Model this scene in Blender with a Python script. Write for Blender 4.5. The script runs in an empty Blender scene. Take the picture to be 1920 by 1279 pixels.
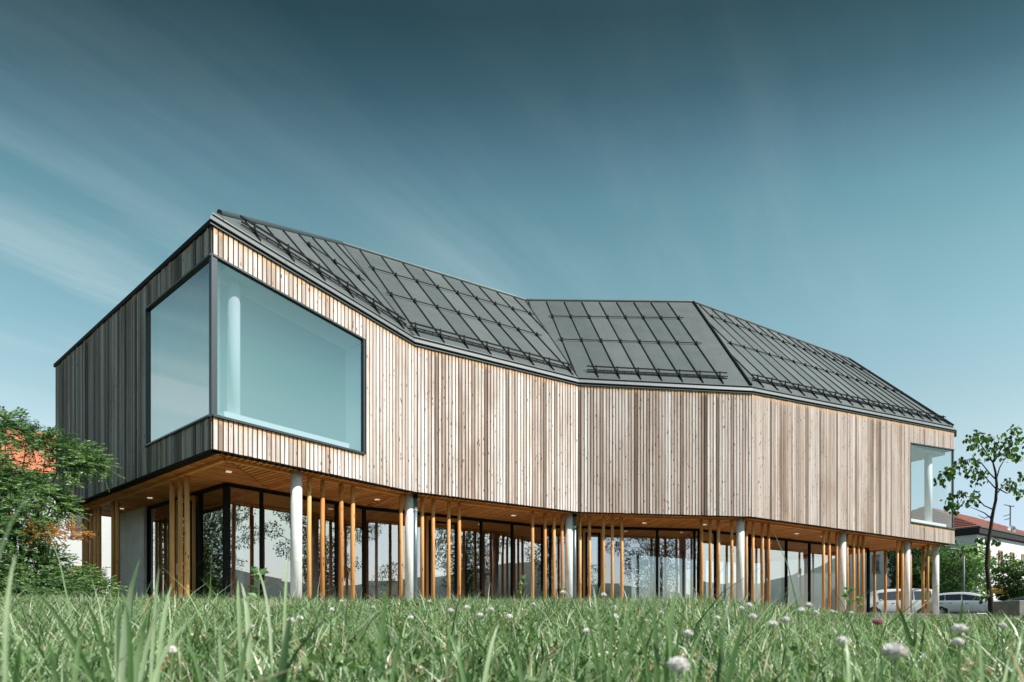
import bpy, math, random
import numpy as np
from mathutils import Vector, Matrix
random.seed(7); rng = np.random.default_rng(7)
S = bpy.context.scene
COL = S.collection
R = math.radians

# ---------------------------------------------------------------- camera
F = 1156.0; CX = 960.0; HY = 1167.0          # focal length, principal column and horizon row in photo pixels
cam_d = bpy.data.cameras.new('camera'); cam = bpy.data.objects.new('camera', cam_d); COL.objects.link(cam)
cam.location = (0, 0, 0); cam.rotation_euler = (R(90), 0, 0)
cam_d.sensor_width = 36; cam_d.lens = 36 * F / 1920
cam_d.shift_y = (HY - 639.5) / 1920
cam_d.clip_start = 0.05; cam_d.clip_end = 6000
cam_d.dof.use_dof = True; cam_d.dof.focus_distance = 14.0; cam_d.dof.aperture_fstop = 6.0
S.camera = cam
# ---------------------------------------------------------------- world and sun
SUN = Vector((0.899 * math.cos(R(46)), -0.438 * math.cos(R(46)), math.sin(R(46)))).normalized()
W = bpy.data.worlds.new('World'); S.world = W; W.use_nodes = True
nt = W.node_tree; nt.nodes.clear()
def N(nt, t, **kw):
    n = nt.nodes.new(t)
    for k, v in kw.items(): setattr(n, k, v)
    return n
def ramp(nt, stops, interp='LINEAR'):
    n = nt.nodes.new('ShaderNodeValToRGB'); cr = n.color_ramp; cr.interpolation = interp
    while len(cr.elements) < len(stops): cr.elements.new(0.5)
    for e, (p, c) in zip(cr.elements, stops):
        e.position = p; e.color = (c[0], c[1], c[2], 1) if hasattr(c, '__len__') else (c, c, c, 1)
    return n
def math_n(nt, op, a, b=None, c=None, clamp=False):
    n = nt.nodes.new('ShaderNodeMath'); n.operation = op; n.use_clamp = clamp
    for i, v in enumerate((a, b, c)):
        if v is None: continue
        if isinstance(v, (int, float)): n.inputs[i].default_value = v
        else: nt.links.new(v, n.inputs[i])
    return n.outputs[0]
def mixc(nt, fac, a, b, blend='MIX'):
    n = nt.nodes.new('ShaderNodeMix'); n.data_type = 'RGBA'; n.blend_type = blend
    for s, v in ((n.inputs[0], fac), (n.inputs[6], a), (n.inputs[7], b)):
        if isinstance(v, (int, float)): s.default_value = v
        elif isinstance(v, tuple): s.default_value = (v[0], v[1], v[2], 1)
        else: nt.links.new(v, s)
    return n.outputs[2]
L = nt.links.new
sky = N(nt, 'ShaderNodeTexSky', sky_type='NISHITA'); sky.sun_disc = False
sky.sun_elevation = R(46); sky.sun_rotation = R(116); sky.air_density = 1.0; sky.dust_density = 1.0; sky.ozone_density = 1.0
geo = N(nt, 'ShaderNodeTexCoord'); sep = N(nt, 'ShaderNodeSeparateXYZ'); L(geo.outputs['Generated'], sep.inputs[0])
zc = math_n(nt, 'MAXIMUM', sep.outputs[2], 0.0)
# sky darkened with height above the horizon, a vignette put into its colour
SKYR = [(0.0, (0.84, 0.86, 1.02)), (0.14, (1.02, 0.98, 0.98)), (0.27, (1.28, 1.20, 0.90)), (0.42, (1.05, 1.22, 0.88)), (0.5, (0.90, 1.14, 0.80)), (0.56, (0.70, 0.98, 0.70)), (0.60, (0.54, 0.76, 0.57)), (0.65, (0.30, 0.46, 0.35)), (0.70, (0.17, 0.285, 0.215)), (1.0, (0.13, 0.20, 0.15))]
SKYR = [(p, tuple(c / 1.35 for c in q)) for p, q in SKYR]
# the painted darkening follows nearly level rows, so sideways directions count less
xx = math_n(nt, 'MULTIPLY', sep.outputs[0], sep.outputs[0]); yy = math_n(nt, 'MULTIPLY', sep.outputs[1], sep.outputs[1])
den = math_n(nt, 'SQRT', math_n(nt, 'ADD', math_n(nt, 'MULTIPLY_ADD', xx, 0.32, yy), math_n(nt, 'MULTIPLY', zc, zc)))
band = math_n(nt, 'DIVIDE', zc, math_n(nt, 'MAXIMUM', den, 0.05), clamp=True)
sr = ramp(nt, SKYR); L(band, sr.inputs[0])
tint = mixc(nt, 1.0, sky.outputs[0], sr.outputs[0], 'MULTIPLY'); tsc = N(nt, 'ShaderNodeVectorMath', operation='SCALE'); tsc.inputs['Scale'].default_value = 1.35; L(tint, tsc.inputs[0]); tint = tsc.outputs[0]
# thin cirrus streaks on a high flat layer
zz = math_n(nt, 'MAXIMUM', sep.outputs[2], 0.06)
cu = math_n(nt, 'DIVIDE', sep.outputs[0], zz); cv = math_n(nt, 'DIVIDE', sep.outputs[1], zz)
comb = N(nt, 'ShaderNodeCombineXYZ'); L(cu, comb.inputs[0]); L(cv, comb.inputs[1])
mp = N(nt, 'ShaderNodeMapping', vector_type='TEXTURE'); mp.inputs['Rotation'].default_value = (0, 0, R(56)); mp.inputs['Scale'].default_value = (2.4, 0.52, 1)
mp.inputs['Location'].default_value = (0.35, 0.2, 0)
L(comb.outputs[0], mp.inputs[0])
n1 = N(nt, 'ShaderNodeTexNoise'); n1.inputs['Scale'].default_value = 1.15; n1.inputs['Detail'].default_value = 7; n1.inputs['Roughness'].default_value = 0.56; n1.inputs['Distortion'].default_value = 0.25
L(mp.outputs[0], n1.inputs['Vector'])
n2 = N(nt, 'ShaderNodeTexNoise'); n2.inputs['Scale'].default_value = 0.55; n2.inputs['Detail'].default_value = 2
L(comb.outputs[0], n2.inputs['Vector'])
c1 = ramp(nt, [(0.39, 0.0), (0.74, 1.0)], 'EASE'); L(n1.outputs[0], c1.inputs[0])
c2 = ramp(nt, [(0.36, 0.25), (0.58, 1.0)], 'EASE'); L(n2.outputs[0], c2.inputs[0])
cl = math_n(nt, 'MULTIPLY', c1.outputs[0], c2.outputs[0])
west = math_n(nt, 'MULTIPLY_ADD', cu, -0.45, 0.62, clamp=True)       # the streaks thin out towards the right of the sky
cl = math_n(nt, 'MULTIPLY', cl, west)
bank = math_n(nt, 'MULTIPLY', math_n(nt, 'MULTIPLY_ADD', cu, -0.40, -0.55, clamp=True), c2.outputs[0])   # milky veil low in the west
cl = math_n(nt, 'ADD', cl, math_n(nt, 'MULTIPLY', bank, 0.75), clamp=True)
cfade = ramp(nt, [(0.0, 0.85), (0.25, 0.72), (0.45, 0.52), (0.56, 0.27), (0.68, 0.09), (0.8, 0.06)]); L(band, cfade.inputs[0])
cl = math_n(nt, 'MULTIPLY', cl, cfade.outputs[0])
skyc = mixc(nt, cl, tint, (4.4, 5.2, 5.4))
bg = N(nt, 'ShaderNodeBackground'); bg.inputs[1].default_value = 0.128; L(skyc, bg.inputs[0])
wo = N(nt, 'ShaderNodeOutputWorld'); L(bg.outputs[0], wo.inputs[0])

sun_d = bpy.data.lights.new('sun', 'SUN'); sun_d.energy = 5.0; sun_d.angle = R(0.5); sun_d.color = (1.0, 0.965, 0.92)
sun = bpy.data.objects.new('sun', sun_d); COL.objects.link(sun)
sun.rotation_euler = SUN.to_track_quat('Z', 'Y').to_euler()
S.view_settings.view_transform = 'Standard'; S.view_settings.look = 'None'; S.view_settings.gamma = 1
S.view_settings.use_curve_mapping = False; S.view_settings.exposure = 0.42
S.render.engine = 'CYCLES'; S.cycles.max_bounces = 8; S.cycles.transparent_max_bounces = 16; S.cycles.use_denoising = True
S.cycles.caustics_reflective = False; S.cycles.caustics_refractive = False; S.cycles.sample_clamp_indirect = 6

# ---------------------------------------------------------------- materials
def new_mat(name):
    m = bpy.data.materials.new(name); m.use_nodes = True; nt = m.node_tree
    return m, nt, nt.nodes['Principled BSDF']
def plain(name, col, rough=0.6, metal=0.0, spec=0.5, noise=0.0, nscale=8.0, bump=0.0, bscale=60.0, emit=None, coat=0.0):
    m, nt, b = new_mat(name)
    b.inputs['Roughness'].default_value = rough; b.inputs['Metallic'].default_value = metal
    b.inputs['Specular IOR Level'].default_value = spec; b.inputs['Coat Weight'].default_value = coat
    b.inputs['Base Color'].default_value = (*col, 1)
    if noise or bump:
        g = N(nt, 'ShaderNodeNewGeometry')
    if noise:
        n = N(nt, 'ShaderNodeTexNoise'); n.inputs['Scale'].default_value = nscale; n.inputs['Detail'].default_value = 6; n.inputs['Roughness'].default_value = 0.65
        nt.links.new(g.outputs['Position'], n.inputs['Vector'])
        r = ramp(nt, [(0.3, tuple(c * (1 - noise) for c in col)), (0.7, tuple(min(1, c * (1 + noise)) for c in col))])
        nt.links.new(n.outputs[0], r.inputs[0]); nt.links.new(r.outputs[0], b.inputs['Base Color'])
    if bump:
        n = N(nt, 'ShaderNodeTexNoise'); n.inputs['Scale'].default_value = bscale; n.inputs['Detail'].default_value = 4
        nt.links.new(g.outputs['Position'], n.inputs['Vector'])
        bp = N(nt, 'ShaderNodeBump'); bp.inputs['Strength'].default_value = bump; bp.inputs['Distance'].default_value = 0.01
        nt.links.new(n.outputs[0], bp.inputs['Height']); nt.links.new(bp.outputs[0], b.inputs['Normal'])
    if emit:
        b.inputs['Emission Color'].default_value = (*emit[:3], 1); b.inputs['Emission Strength'].default_value = emit[3]
    return m
def wood(name, stops, top=None, knots=0.8, streak=1.0, rough=0.75, axis=(26, 26, 0.9), ringed=False):
    """weathered board: per-board tone from the attribute rnd, grain and dark streaks along the board, knots, and fresher wood under the eave"""
    m, nt, b = new_mat(name); L = nt.links.new
    b.inputs['Roughness'].default_value = rough; b.inputs['Specular IOR Level'].default_value = 0.25
    g = N(nt, 'ShaderNodeNewGeometry'); a = N(nt, 'ShaderNodeAttribute', attribute_name='rnd')
    off = N(nt, 'ShaderNodeVectorMath', operation='SCALE'); off.inputs[0].default_value = (37.0, 11.0, 53.0); L(a.outputs['Fac'], off.inputs['Scale'])
    pos = N(nt, 'ShaderNodeVectorMath', operation='ADD'); L(g.outputs['Position'], pos.inputs[0]); L(off.outputs[0], pos.inputs[1])
    def scaled(v):
        k = N(nt, 'ShaderNodeVectorMath', operation='MULTIPLY'); k.inputs[1].default_value = v; L(pos.outputs[0], k.inputs[0]); return k.outputs[0]
    base = ramp(nt, stops); L(a.outputs['Fac'], base.inputs[0])
    g1 = N(nt, 'ShaderNodeTexNoise'); g1.inputs['Scale'].default_value = 1; g1.inputs['Detail'].default_value = 5; g1.inputs['Roughness'].default_value = 0.7
    L(scaled(axis), g1.inputs['Vector'])
    gr = ramp(nt, [(0.30, 0.48), (0.46, 0.92), (0.72, 1.08)]); L(g1.outputs[0], gr.inputs[0])
    col = mixc(nt, streak, base.outputs[0], gr.outputs[0], 'MULTIPLY')
    g3 = N(nt, 'ShaderNodeTexNoise'); g3.inputs['Scale'].default_value = 1; g3.inputs['Detail'].default_value = 3
    L(scaled(tuple(x * 0.25 for x in axis)), g3.inputs['Vector'])
    br = ramp(nt, [(0.48, (1, 1, 1)), (0.70, (0.66, 0.56, 0.48))]); L(g3.outputs[0], br.inputs[0])
    col = mixc(nt, 0.75 * streak, col, br.outputs[0], 'MULTIPLY')
    pn = N(nt, 'ShaderNodeTexNoise'); pn.inputs['Scale'].default_value = 1; pn.inputs['Detail'].default_value = 4; pn.inputs['Roughness'].default_value = 0.6
    pv = N(nt, 'ShaderNodeVectorMath', operation='MULTIPLY'); pv.inputs[1].default_value = (1.1, 1.1, 0.30); L(g.outputs['Position'], pv.inputs[0]); L(pv.outputs[0], pn.inputs['Vector'])
    pr = ramp(nt, [(0.34, (0.70, 0.61, 0.54)), (0.50, (1, 1, 1))]); L(pn.outputs[0], pr.inputs[0]); col = mixc(nt, 0.8 * streak, col, pr.outputs[0], 'MULTIPLY')   # broad weather stains running down
    if knots:
        v = N(nt, 'ShaderNodeTexVoronoi'); v.inputs['Scale'].default_value = 1; L(scaled((13, 13, 4.2)), v.inputs['Vector'])
        kr = ramp(nt, [(0.0, 1.0), (0.15, 0.9), (0.24, 0.0)]); L(v.outputs['Distance'], kr.inputs[0])
        km = N(nt, 'ShaderNodeTexNoise'); km.inputs['Scale'].default_value = 1; km.inputs['Detail'].default_value = 1; L(scaled((3.1, 3.1, 1.3)), km.inputs['Vector'])
        kk = ramp(nt, [(0.46, 0.12), (0.56, 1.0)]); L(km.outputs[0], kk.inputs[0])
        ks = math_n(nt, 'MULTIPLY', math_n(nt, 'MULTIPLY', kr.outputs[0], kk.outputs[0]), knots)
        col = mixc(nt, ks, col, (0.07, 0.035, 0.02))
    if top:
        t = N(nt, 'ShaderNodeAttribute', attribute_name='dtop')
        ns = N(nt, 'ShaderNodeTexNoise'); ns.inputs['Scale'].default_value = 1; L(scaled((9, 9, 1.5)), ns.inputs['Vector'])
        tt = math_n(nt, 'MULTIPLY_ADD', ns.outputs[0], -0.14, t.outputs['Fac'])
        tr = ramp(nt, [(0.0, 0.62), (0.03, 0.38), (0.11, 0.0)]); L(tt, tr.inputs[0])
        col = mixc(nt, tr.outputs[0], col, top, 'MIX')
    L(col, b.inputs['Base Color'])
    bp = N(nt, 'ShaderNodeBump'); bp.inputs['Strength'].default_value = 0.35; bp.inputs['Distance'].default_value = 0.004; L(g1.outputs[0], bp.inputs['Height']); L(bp.outputs[0], b.inputs['Normal'])
    return m
def attr_leaf(name, stops, trans=0.35, rough=0.5, spec=0.4, ttint=(1.25, 1.5, 0.7)):
    m = bpy.data.materials.new(name); m.use_nodes = True; nt = m.node_tree; L = nt.links.new
    b = nt.nodes['Principled BSDF']; out = nt.nodes['Material Output']
    a = N(nt, 'ShaderNodeAttribute', attribute_name='rnd'); r = ramp(nt, stops); L(a.outputs['Fac'], r.inputs[0])
    b.inputs['Roughness'].default_value = rough; b.inputs['Specular IOR Level'].default_value = spec
    L(r.outputs[0], b.inputs['Base Color'])
    t = N(nt, 'ShaderNodeBsdfTranslucent'); tc = mixc(nt, 1.0, r.outputs[0], ttint, 'MULTIPLY'); L(tc, t.inputs[0])
    mx = N(nt, 'ShaderNodeMixShader'); mx.inputs[0].default_value = trans; L(b.outputs[0], mx.inputs[1]); L(t.outputs[0], mx.inputs[2]); L(mx.outputs[0], out.inputs[0])
    return m
def glass(name, tint=(0.8, 0.86, 0.84), base=0.30, gcol=(0.93, 0.97, 1.0)):
    m = bpy.data.materials.new(name); m.use_nodes = True; nt = m.node_tree; L = nt.links.new
    nt.nodes.remove(nt.nodes['Principled BSDF']); out = nt.nodes['Material Output']
    tr = N(nt, 'ShaderNodeBsdfTransparent'); tr.inputs[0].default_value = (*tint, 1)
    gl = N(nt, 'ShaderNodeBsdfGlossy'); gl.inputs['Roughness'].default_value = 0.0; gl.inputs[0].default_value = (*gcol, 1)
    gg = N(nt, 'ShaderNodeNewGeometry'); dt = N(nt, 'ShaderNodeVectorMath', operation='DOT_PRODUCT'); L(gg.outputs['Normal'], dt.inputs[0]); L(gg.outputs['Incoming'], dt.inputs[1])
    cs = math_n(nt, 'ABSOLUTE', dt.outputs['Value']); fr = math_n(nt, 'POWER', math_n(nt, 'SUBTRACT', 1.0, cs, clamp=True), 5.0)   # Schlick, the same from both sides
    fac = math_n(nt, 'MULTIPLY_ADD', fr, 1 - base, base, clamp=True)
    mx = N(nt, 'ShaderNodeMixShader'); L(fac, mx.inputs[0]); L(tr.outputs[0], mx.inputs[1]); L(gl.outputs[0], mx.inputs[2]); L(mx.outputs[0], out.inputs[0])
    return m

M = {}
M['board'] = wood('weathered_larch', [(0.0, (0.13, 0.095, 0.075)), (0.10, (0.28, 0.21, 0.165)), (0.22, (0.46, 0.36, 0.30)), (0.42, (0.58, 0.475, 0.42)), (0.7, (0.74, 0.65, 0.61)), (1.0, (0.88, 0.83, 0.80))], top=(0.66, 0.36, 0.14))
M['board_grey'] = wood('grey_larch', [(0.0, (0.085, 0.078, 0.075)), (0.25, (0.22, 0.195, 0.185)), (0.7, (0.42, 0.385, 0.365)), (1.0, (0.60, 0.53, 0.48))], top=(0.38, 0.24, 0.14), streak=1.0)  # greyer, darker board tones for the left face
M['board_far'] = wood('weathered_larch_even', [(0.0, (0.15, 0.115, 0.095)), (0.2, (0.33, 0.26, 0.22)), (0.45, (0.50, 0.41, 0.36)), (1.0, (0.70, 0.62, 0.58))], top=(0.66, 0.38, 0.16))
M['board_back'] = plain('batten_backing', (0.055, 0.035, 0.025), 0.9)
M['post'] = wood('larch_post', [(0, (0.58, 0.25, 0.075)), (1, (0.80, 0.44, 0.17))], knots=0.9, streak=0.8, rough=0.55, axis=(20, 20, 0.7))
M['soffit'] = wood('soffit_larch', [(0, (0.74, 0.24, 0.05)), (1, (0.96, 0.42, 0.12))], knots=0.3, streak=0.5, rough=0.6, axis=(8, 8, 8))
M['soffit_back'] = plain('soffit_backing', (0.03, 0.014, 0.008), 0.9)
M['frame_wood'] = wood('door_frame_oak', [(0, (0.48, 0.23, 0.08)), (1, (0.58, 0.30, 0.12))], knots=0.0, streak=0.4)
M['concrete'] = plain('pale_concrete', (0.70, 0.70, 0.67), 0.75, noise=0.13, nscale=4, bump=0.4)
M['concrete_wall'] = plain('shuttered_concrete', (0.62, 0.61, 0.58), 0.8, noise=0.12, nscale=3, bump=0.3)
def roof_metal():
    m, nt, b = new_mat('zinc_roof_sheet'); L = nt.links.new
    b.inputs['Roughness'].default_value = 0.36; b.inputs['Metallic'].default_value = 0.3
    g = N(nt, 'ShaderNodeNewGeometry'); a = N(nt, 'ShaderNodeAttribute', attribute_name='rnd')
    r = ramp(nt, [(0, (0.140, 0.165, 0.165)), (1, (0.185, 0.21, 0.208))]); L(a.outputs['Fac'], r.inputs[0])
    n = N(nt, 'ShaderNodeTexNoise'); n.inputs['Scale'].default_value = 1.6; n.inputs['Detail'].default_value = 7; n.inputs['Roughness'].default_value = 0.7; L(g.outputs['Position'], n.inputs['Vector'])
    k = ramp(nt, [(0.3, 0.88), (0.7, 1.09)]); L(n.outputs[0], k.inputs[0]); c = mixc(nt, 1.0, r.outputs[0], k.outputs[0], 'MULTIPLY'); L(c, b.inputs['Base Color'])
    n2 = N(nt, 'ShaderNodeTexNoise'); n2.inputs['Scale'].default_value = 2.2; n2.inputs['Detail'].default_value = 2; L(g.outputs['Position'], n2.inputs['Vector'])
    bp = N(nt, 'ShaderNodeBump'); bp.inputs['Strength'].default_value = 0.35; bp.inputs['Distance'].default_value = 0.03; L(n2.outputs[0], bp.inputs['Height']); L(bp.outputs[0], b.inputs['Normal'])
    return m
M['roof'] = roof_metal()
M['seam'] = plain('dark_seam', (0.03, 0.033, 0.033), 0.5)
M['ridge'] = plain('ridge_sheet', (0.09, 0.095, 0.09), 0.5)
M['black'] = plain('black_metal', (0.008, 0.009, 0.010), 0.75, spec=0.2)
M['gutter'] = plain('gutter_zinc', (0.15, 0.165, 0.17), 0.55, metal=0.1, noise=0.05, nscale=3)
M['dgrey'] = plain('anthracite_frame', (0.06, 0.08, 0.09), 0.4)
M['frame'] = plain('window_frame_grey', (0.045, 0.06, 0.07), 0.4, metal=0.2)
M['pipe'] = plain('galvanised_pipe', (0.17, 0.23, 0.26), 0.35, metal=0.5)
M['clamp'] = plain('pipe_clamp', (0.6, 0.62, 0.62), 0.35, metal=0.6)
M['white'] = plain('white_plaster', (0.78, 0.78, 0.76), 0.8, noise=0.03)
M['white_in'] = plain('interior_white', (0.82, 0.84, 0.84), 0.8)
M['inner_sky_tint'] = plain('interior_sky_tint', (0.44, 0.48, 0.53), 0.8)  # blue in walls and ceiling stands in for sky mirrored by the pane
M['floor_in'] = plain('interior_floor', (0.22, 0.19, 0.16), 0.5)
M['dark_in'] = plain('interior_dark_wood', (0.12, 0.05, 0.022), 0.6, noise=0.3, nscale=2)
M['lamp'] = plain('downlight_lens', (0.8, 0.75, 0.65), 0.5, emit=(1.0, 0.86, 0.66, 0.40))
M['glass_up'] = glass('coated_glass', (0.90, 0.95, 1.0), 0.48, (0.64, 0.76, 0.85))
M['glass_left'] = glass('milky_glass', (0.95, 0.97, 0.97), 0.60, (1.0, 0.98, 0.95))
M['blind'] = attr_leaf('white_blind', [(0, (.86, .86, .84)), (1, (.90, .90, .88))], .55, .8, .2, (1, 1, 1))
M['glass_low'] = glass('curtain_glass', (0.72, 0.78, 0.74), 0.42)
M['glass_side'] = glass('clear_glass', (0.86, 0.9, 0.9), 0.10)
M['concrete_grey'] = plain('planter_concrete', (0.30, 0.29, 0.27), 0.85, noise=0.15, nscale=6)

# ---------------------------------------------------------------- mesh helpers
class MB:
    def __init__(s): s.v = []; s.f = []; s.r = []; s.t = []
    def add(s, vs, fs, rnd=0.5, dt=None):
        o = len(s.v); s.v += [tuple(v) for v in vs]; s.f += [tuple(i + o for i in f) for f in fs]
        s.r += [rnd] * len(vs); s.t += list(dt) if dt is not None else [9.0] * len(vs)
        return s
    def hexa(s, q, rnd=0.5, dt=None):      # q: four bottom corners then four top corners
        return s.add(q, [(3, 2, 1, 0), (4, 5, 6, 7), (0, 1, 5, 4), (1, 2, 6, 5), (2, 3, 7, 6), (3, 0, 4, 7)], rnd, dt)
    def box(s, c, h, rot=0.0, rnd=0.5):
        cz, sz = math.cos(rot), math.sin(rot); q = []
        for z in (-1, 1):
            for x, y in ((-1, -1), (1, -1), (1, 1), (-1, 1)):
                X, Y = x * h[0], y * h[1]; q.append((c[0] + X * cz - Y * sz, c[1] + X * sz + Y * cz, c[2] + z * h[2]))
        return s.hexa(q, rnd)
    def bar(s, a, b, w, h, up=Vector((0, 0, 1)), rnd=0.5):
        a = Vector(a); b = Vector(b); d = (b - a).normalized(); side = d.cross(up)
        if side.length < 1e-4: side = d.cross(Vector((1, 0, 0)))
        side.normalize(); u = side.cross(d).normalized(); q = []
        for p in (a, b):
            for x, y in ((-1, -1), (1, -1), (1, 1), (-1, 1)): q.append(p + side * (x * w / 2) + u * (y * h / 2))
        return s.hexa(q, rnd)
    def tube(s, pts, rad, n=10, rnd=0.5, cap=True):
        pts = [Vector(p) for p in pts]; rings = []; o = len(s.v); vs = []
        rad = rad if hasattr(rad, '__len__') else [rad] * len(pts)
        for i, p in enumerate(pts):
            d = (pts[min(i + 1, len(pts) - 1)] - pts[max(i - 1, 0)]).normalized()
            a = d.cross(Vector((0, 0, 1)) if abs(d.z) < 0.92 else Vector((1, 0, 0)))
            a.normalize(); b = d.cross(a)
            for k in range(n):
                t = 2 * math.pi * k / n; vs.append(p + (a * math.cos(t) + b * math.sin(t)) * rad[i])
        fs = []
        for i in range(len(pts) - 1):
            for k in range(n): fs.append((i * n + k, i * n + (k + 1) % n, (i + 1) * n + (k + 1) % n, (i + 1) * n + k))
        if cap: fs.append(tuple(range(n))[::-1]); fs.append(tuple((len(pts) - 1) * n + k for k in range(n)))
        return s.add(vs, fs, rnd)
    def poly(s, pts, thick, rnd=0.5):      # polygon extruded straight down by thick
        n = len(pts); t = [tuple(p) for p in pts]; b = [(p[0], p[1], p[2] - thick) for p in pts]
        return s.add(t + b, [tuple(range(n)), tuple(range(2 * n - 1, n - 1, -1))] + [(i, i + n, (i + 1) % n + n, (i + 1) % n) for i in range(n)], rnd)
    def build(s, name, mat, parent=None, smooth=False, kind=None, loc=None):
        me = bpy.data.meshes.new(name); me.from_pydata(s.v, [], s.f)
        if mat:
            for mm in (mat if isinstance(mat, (list, tuple)) else [mat]): me.materials.append(mm)
        me.attributes.new('rnd', 'FLOAT', 'POINT').data.foreach_set('value', np.array(s.r, dtype=np.float32))
        me.attributes.new('dtop', 'FLOAT', 'POINT').data.foreach_set('value', np.array(s.t, dtype=np.float32))
        if smooth: me.polygons.foreach_set('use_smooth', [True] * len(me.polygons))
        me.update()
        o = bpy.data.objects.new(name, me); COL.objects.link(o)
        if parent is not None:
            o.parent = parent
            o.matrix_parent_inverse = world_of(parent).inverted()
        if kind: o['kind'] = kind
        return o
def world_of(o):
    m = o.matrix_basis.copy()
    if o.parent: m = world_of(o.parent) @ o.matrix_parent_inverse @ m
    return m
def fix_normals(o):
    import bmesh
    bm = bmesh.new(); bm.from_mesh(o.data); bmesh.ops.recalc_face_normals(bm, faces=bm.faces); bm.to_mesh(o.data); bm.free(); return o
def soft(o, w=0.01, seg=2):
    b = o.modifiers.new('bevel', 'BEVEL'); b.width = w; b.segments = seg; b.limit_method = 'ANGLE'; return o
def thing(name, label, cat, loc=(0, 0, 0), group=None, rz=0.0):
    o = bpy.data.objects.new(name, None); COL.objects.link(o); o.location = loc; o.rotation_euler = (0, 0, rz); o.empty_display_size = 0.2
    return tag(o, label, cat, group)
def tag(o, label, cat, group=None):
    o['label'] = label; o['category'] = cat
    if group: o['group'] = group
    return o
def struct(o): o['kind'] = 'structure'; return o
def fast_mesh(name, verts, faces_idx, fsize, rnd, mat, parent=None, kind=None, smooth=False):
    """verts (n,3), faces_idx flat loops, fsize corners per face (uniform)"""
    me = bpy.data.meshes.new(name); nf = len(faces_idx) // fsize
    me.vertices.add(len(verts)); me.vertices.foreach_set('co', np.asarray(verts, np.float32).ravel())
    me.loops.add(len(faces_idx)); me.loops.foreach_set('vertex_index', np.asarray(faces_idx, np.int32))
    me.polygons.add(nf); me.polygons.foreach_set('loop_start', np.arange(nf, dtype=np.int32) * fsize); me.polygons.foreach_set('loop_total', np.full(nf, fsize, np.int32))
    if smooth: me.polygons.foreach_set('use_smooth', np.ones(nf, bool))
    me.update(calc_edges=True)
    me.attributes.new('rnd', 'FLOAT', 'POINT').data.foreach_set('value', np.asarray(rnd, np.float32))
    me.materials.append(mat)
    o = bpy.data.objects.new(name, me); COL.objects.link(o)
    if parent is not None: o.parent = parent; o.matrix_parent_inverse = world_of(parent).inverted()
    if kind: o['kind'] = kind
    return o
def at(px, py, Y): return Vector(((px - CX) / F * Y, Y, (HY - py) / F * Y))

# ---------------------------------------------------------------- terrain
G = 0.30                                       # ground level round the building, relative to the lens
def sm(t): t = np.clip(t, 0, 1); return t * t * (3 - 2 * t)
def ground_z(x, y):
    x = np.asarray(x, float); y = np.asarray(y, float)
    d = np.hypot(x, np.maximum(y, 0)) * 0.35 + np.maximum(y, 0) * 0.65
    az = x / np.maximum(y, 0.5)
    crest = 0.25 - 0.25 * sm((az - 0.28) / 0.36)
    near = -0.15 + 0.01 * np.sin(x * 3.1) * np.cos(y * 2.3)
    z = near + (crest - near) * np.clip((d - 0.9) / 7.6, 0, 1) ** 0.85
    rs = sm((az - 0.45) / 0.25)
    far = sm((d - 9.0 - 4.0 * rs) / (6.0 + 6.0 * rs))
    return z * (1 - far) + G * far
def gz(x, y): return float(ground_z(x, y))
ang = np.linspace(0, 2 * math.pi, 181)[:-1]
rad = np.concatenate([[0.001], np.geomspace(0.3, 60, 90), np.geomspace(80, 3500, 12)])
vv = []; fi = []
for r_ in rad:
    X = r_ * np.cos(ang); Y = r_ * np.sin(ang); vv.append(np.stack([X, Y, ground_z(X, Y)], 1))
na = len(ang)
for i in range(len(rad) - 1):
    for k in range(na): fi += [i * na + k, (i + 1) * na + k, (i + 1) * na + (k + 1) % na, i * na + (k + 1) % na]
m, nt, b = new_mat('lawn_soil')
g = N(nt, 'ShaderNodeNewGeometry'); n = N(nt, 'ShaderNodeTexNoise'); n.inputs['Scale'].default_value = 9; n.inputs['Detail'].default_value = 8
nt.links.new(g.outputs['Position'], n.inputs['Vector']); r = ramp(nt, [(0.3, (0.018, 0.022, 0.012)), (0.55, (0.045, 0.065, 0.025)), (0.75, (0.09, 0.10, 0.05))]); nt.links.new(n.outputs[0], r.inputs[0]); nt.links.new(r.outputs[0], b.inputs['Base Color']); b.inputs['Roughness'].default_value = 0.95
ground = struct(fast_mesh('ground', np.concatenate(vv), fi, 4, np.zeros(len(rad) * na), m, smooth=True))

# paving for the kerb and the added bounce sheet, and car park behind
M['asphalt'] = plain('asphalt', (0.075, 0.075, 0.078), 0.9, noise=0.2, nscale=12)
M['paving'] = plain('pale_paving', (0.36, 0.35, 0.33), 0.9, noise=0.1, nscale=6)
def sheet(name, pts, z, mat, th=0.05):
    return struct(MB().poly([(p[0], p[1], z) for p in pts], th).build(name, mat))
sheet('car_park', [(14, 33.5), (60, 22), (75, 60), (10, 62)], G + 0.03, M['asphalt'], 0.2)
kb = MB(); a_, b_ = Vector((14, 33.3, G + 0.02)), Vector((60, 21.8, G + 0.02)); kb.bar(a_, b_, 0.16, 0.22); struct(kb.build('kerb', M['paving']))

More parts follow.
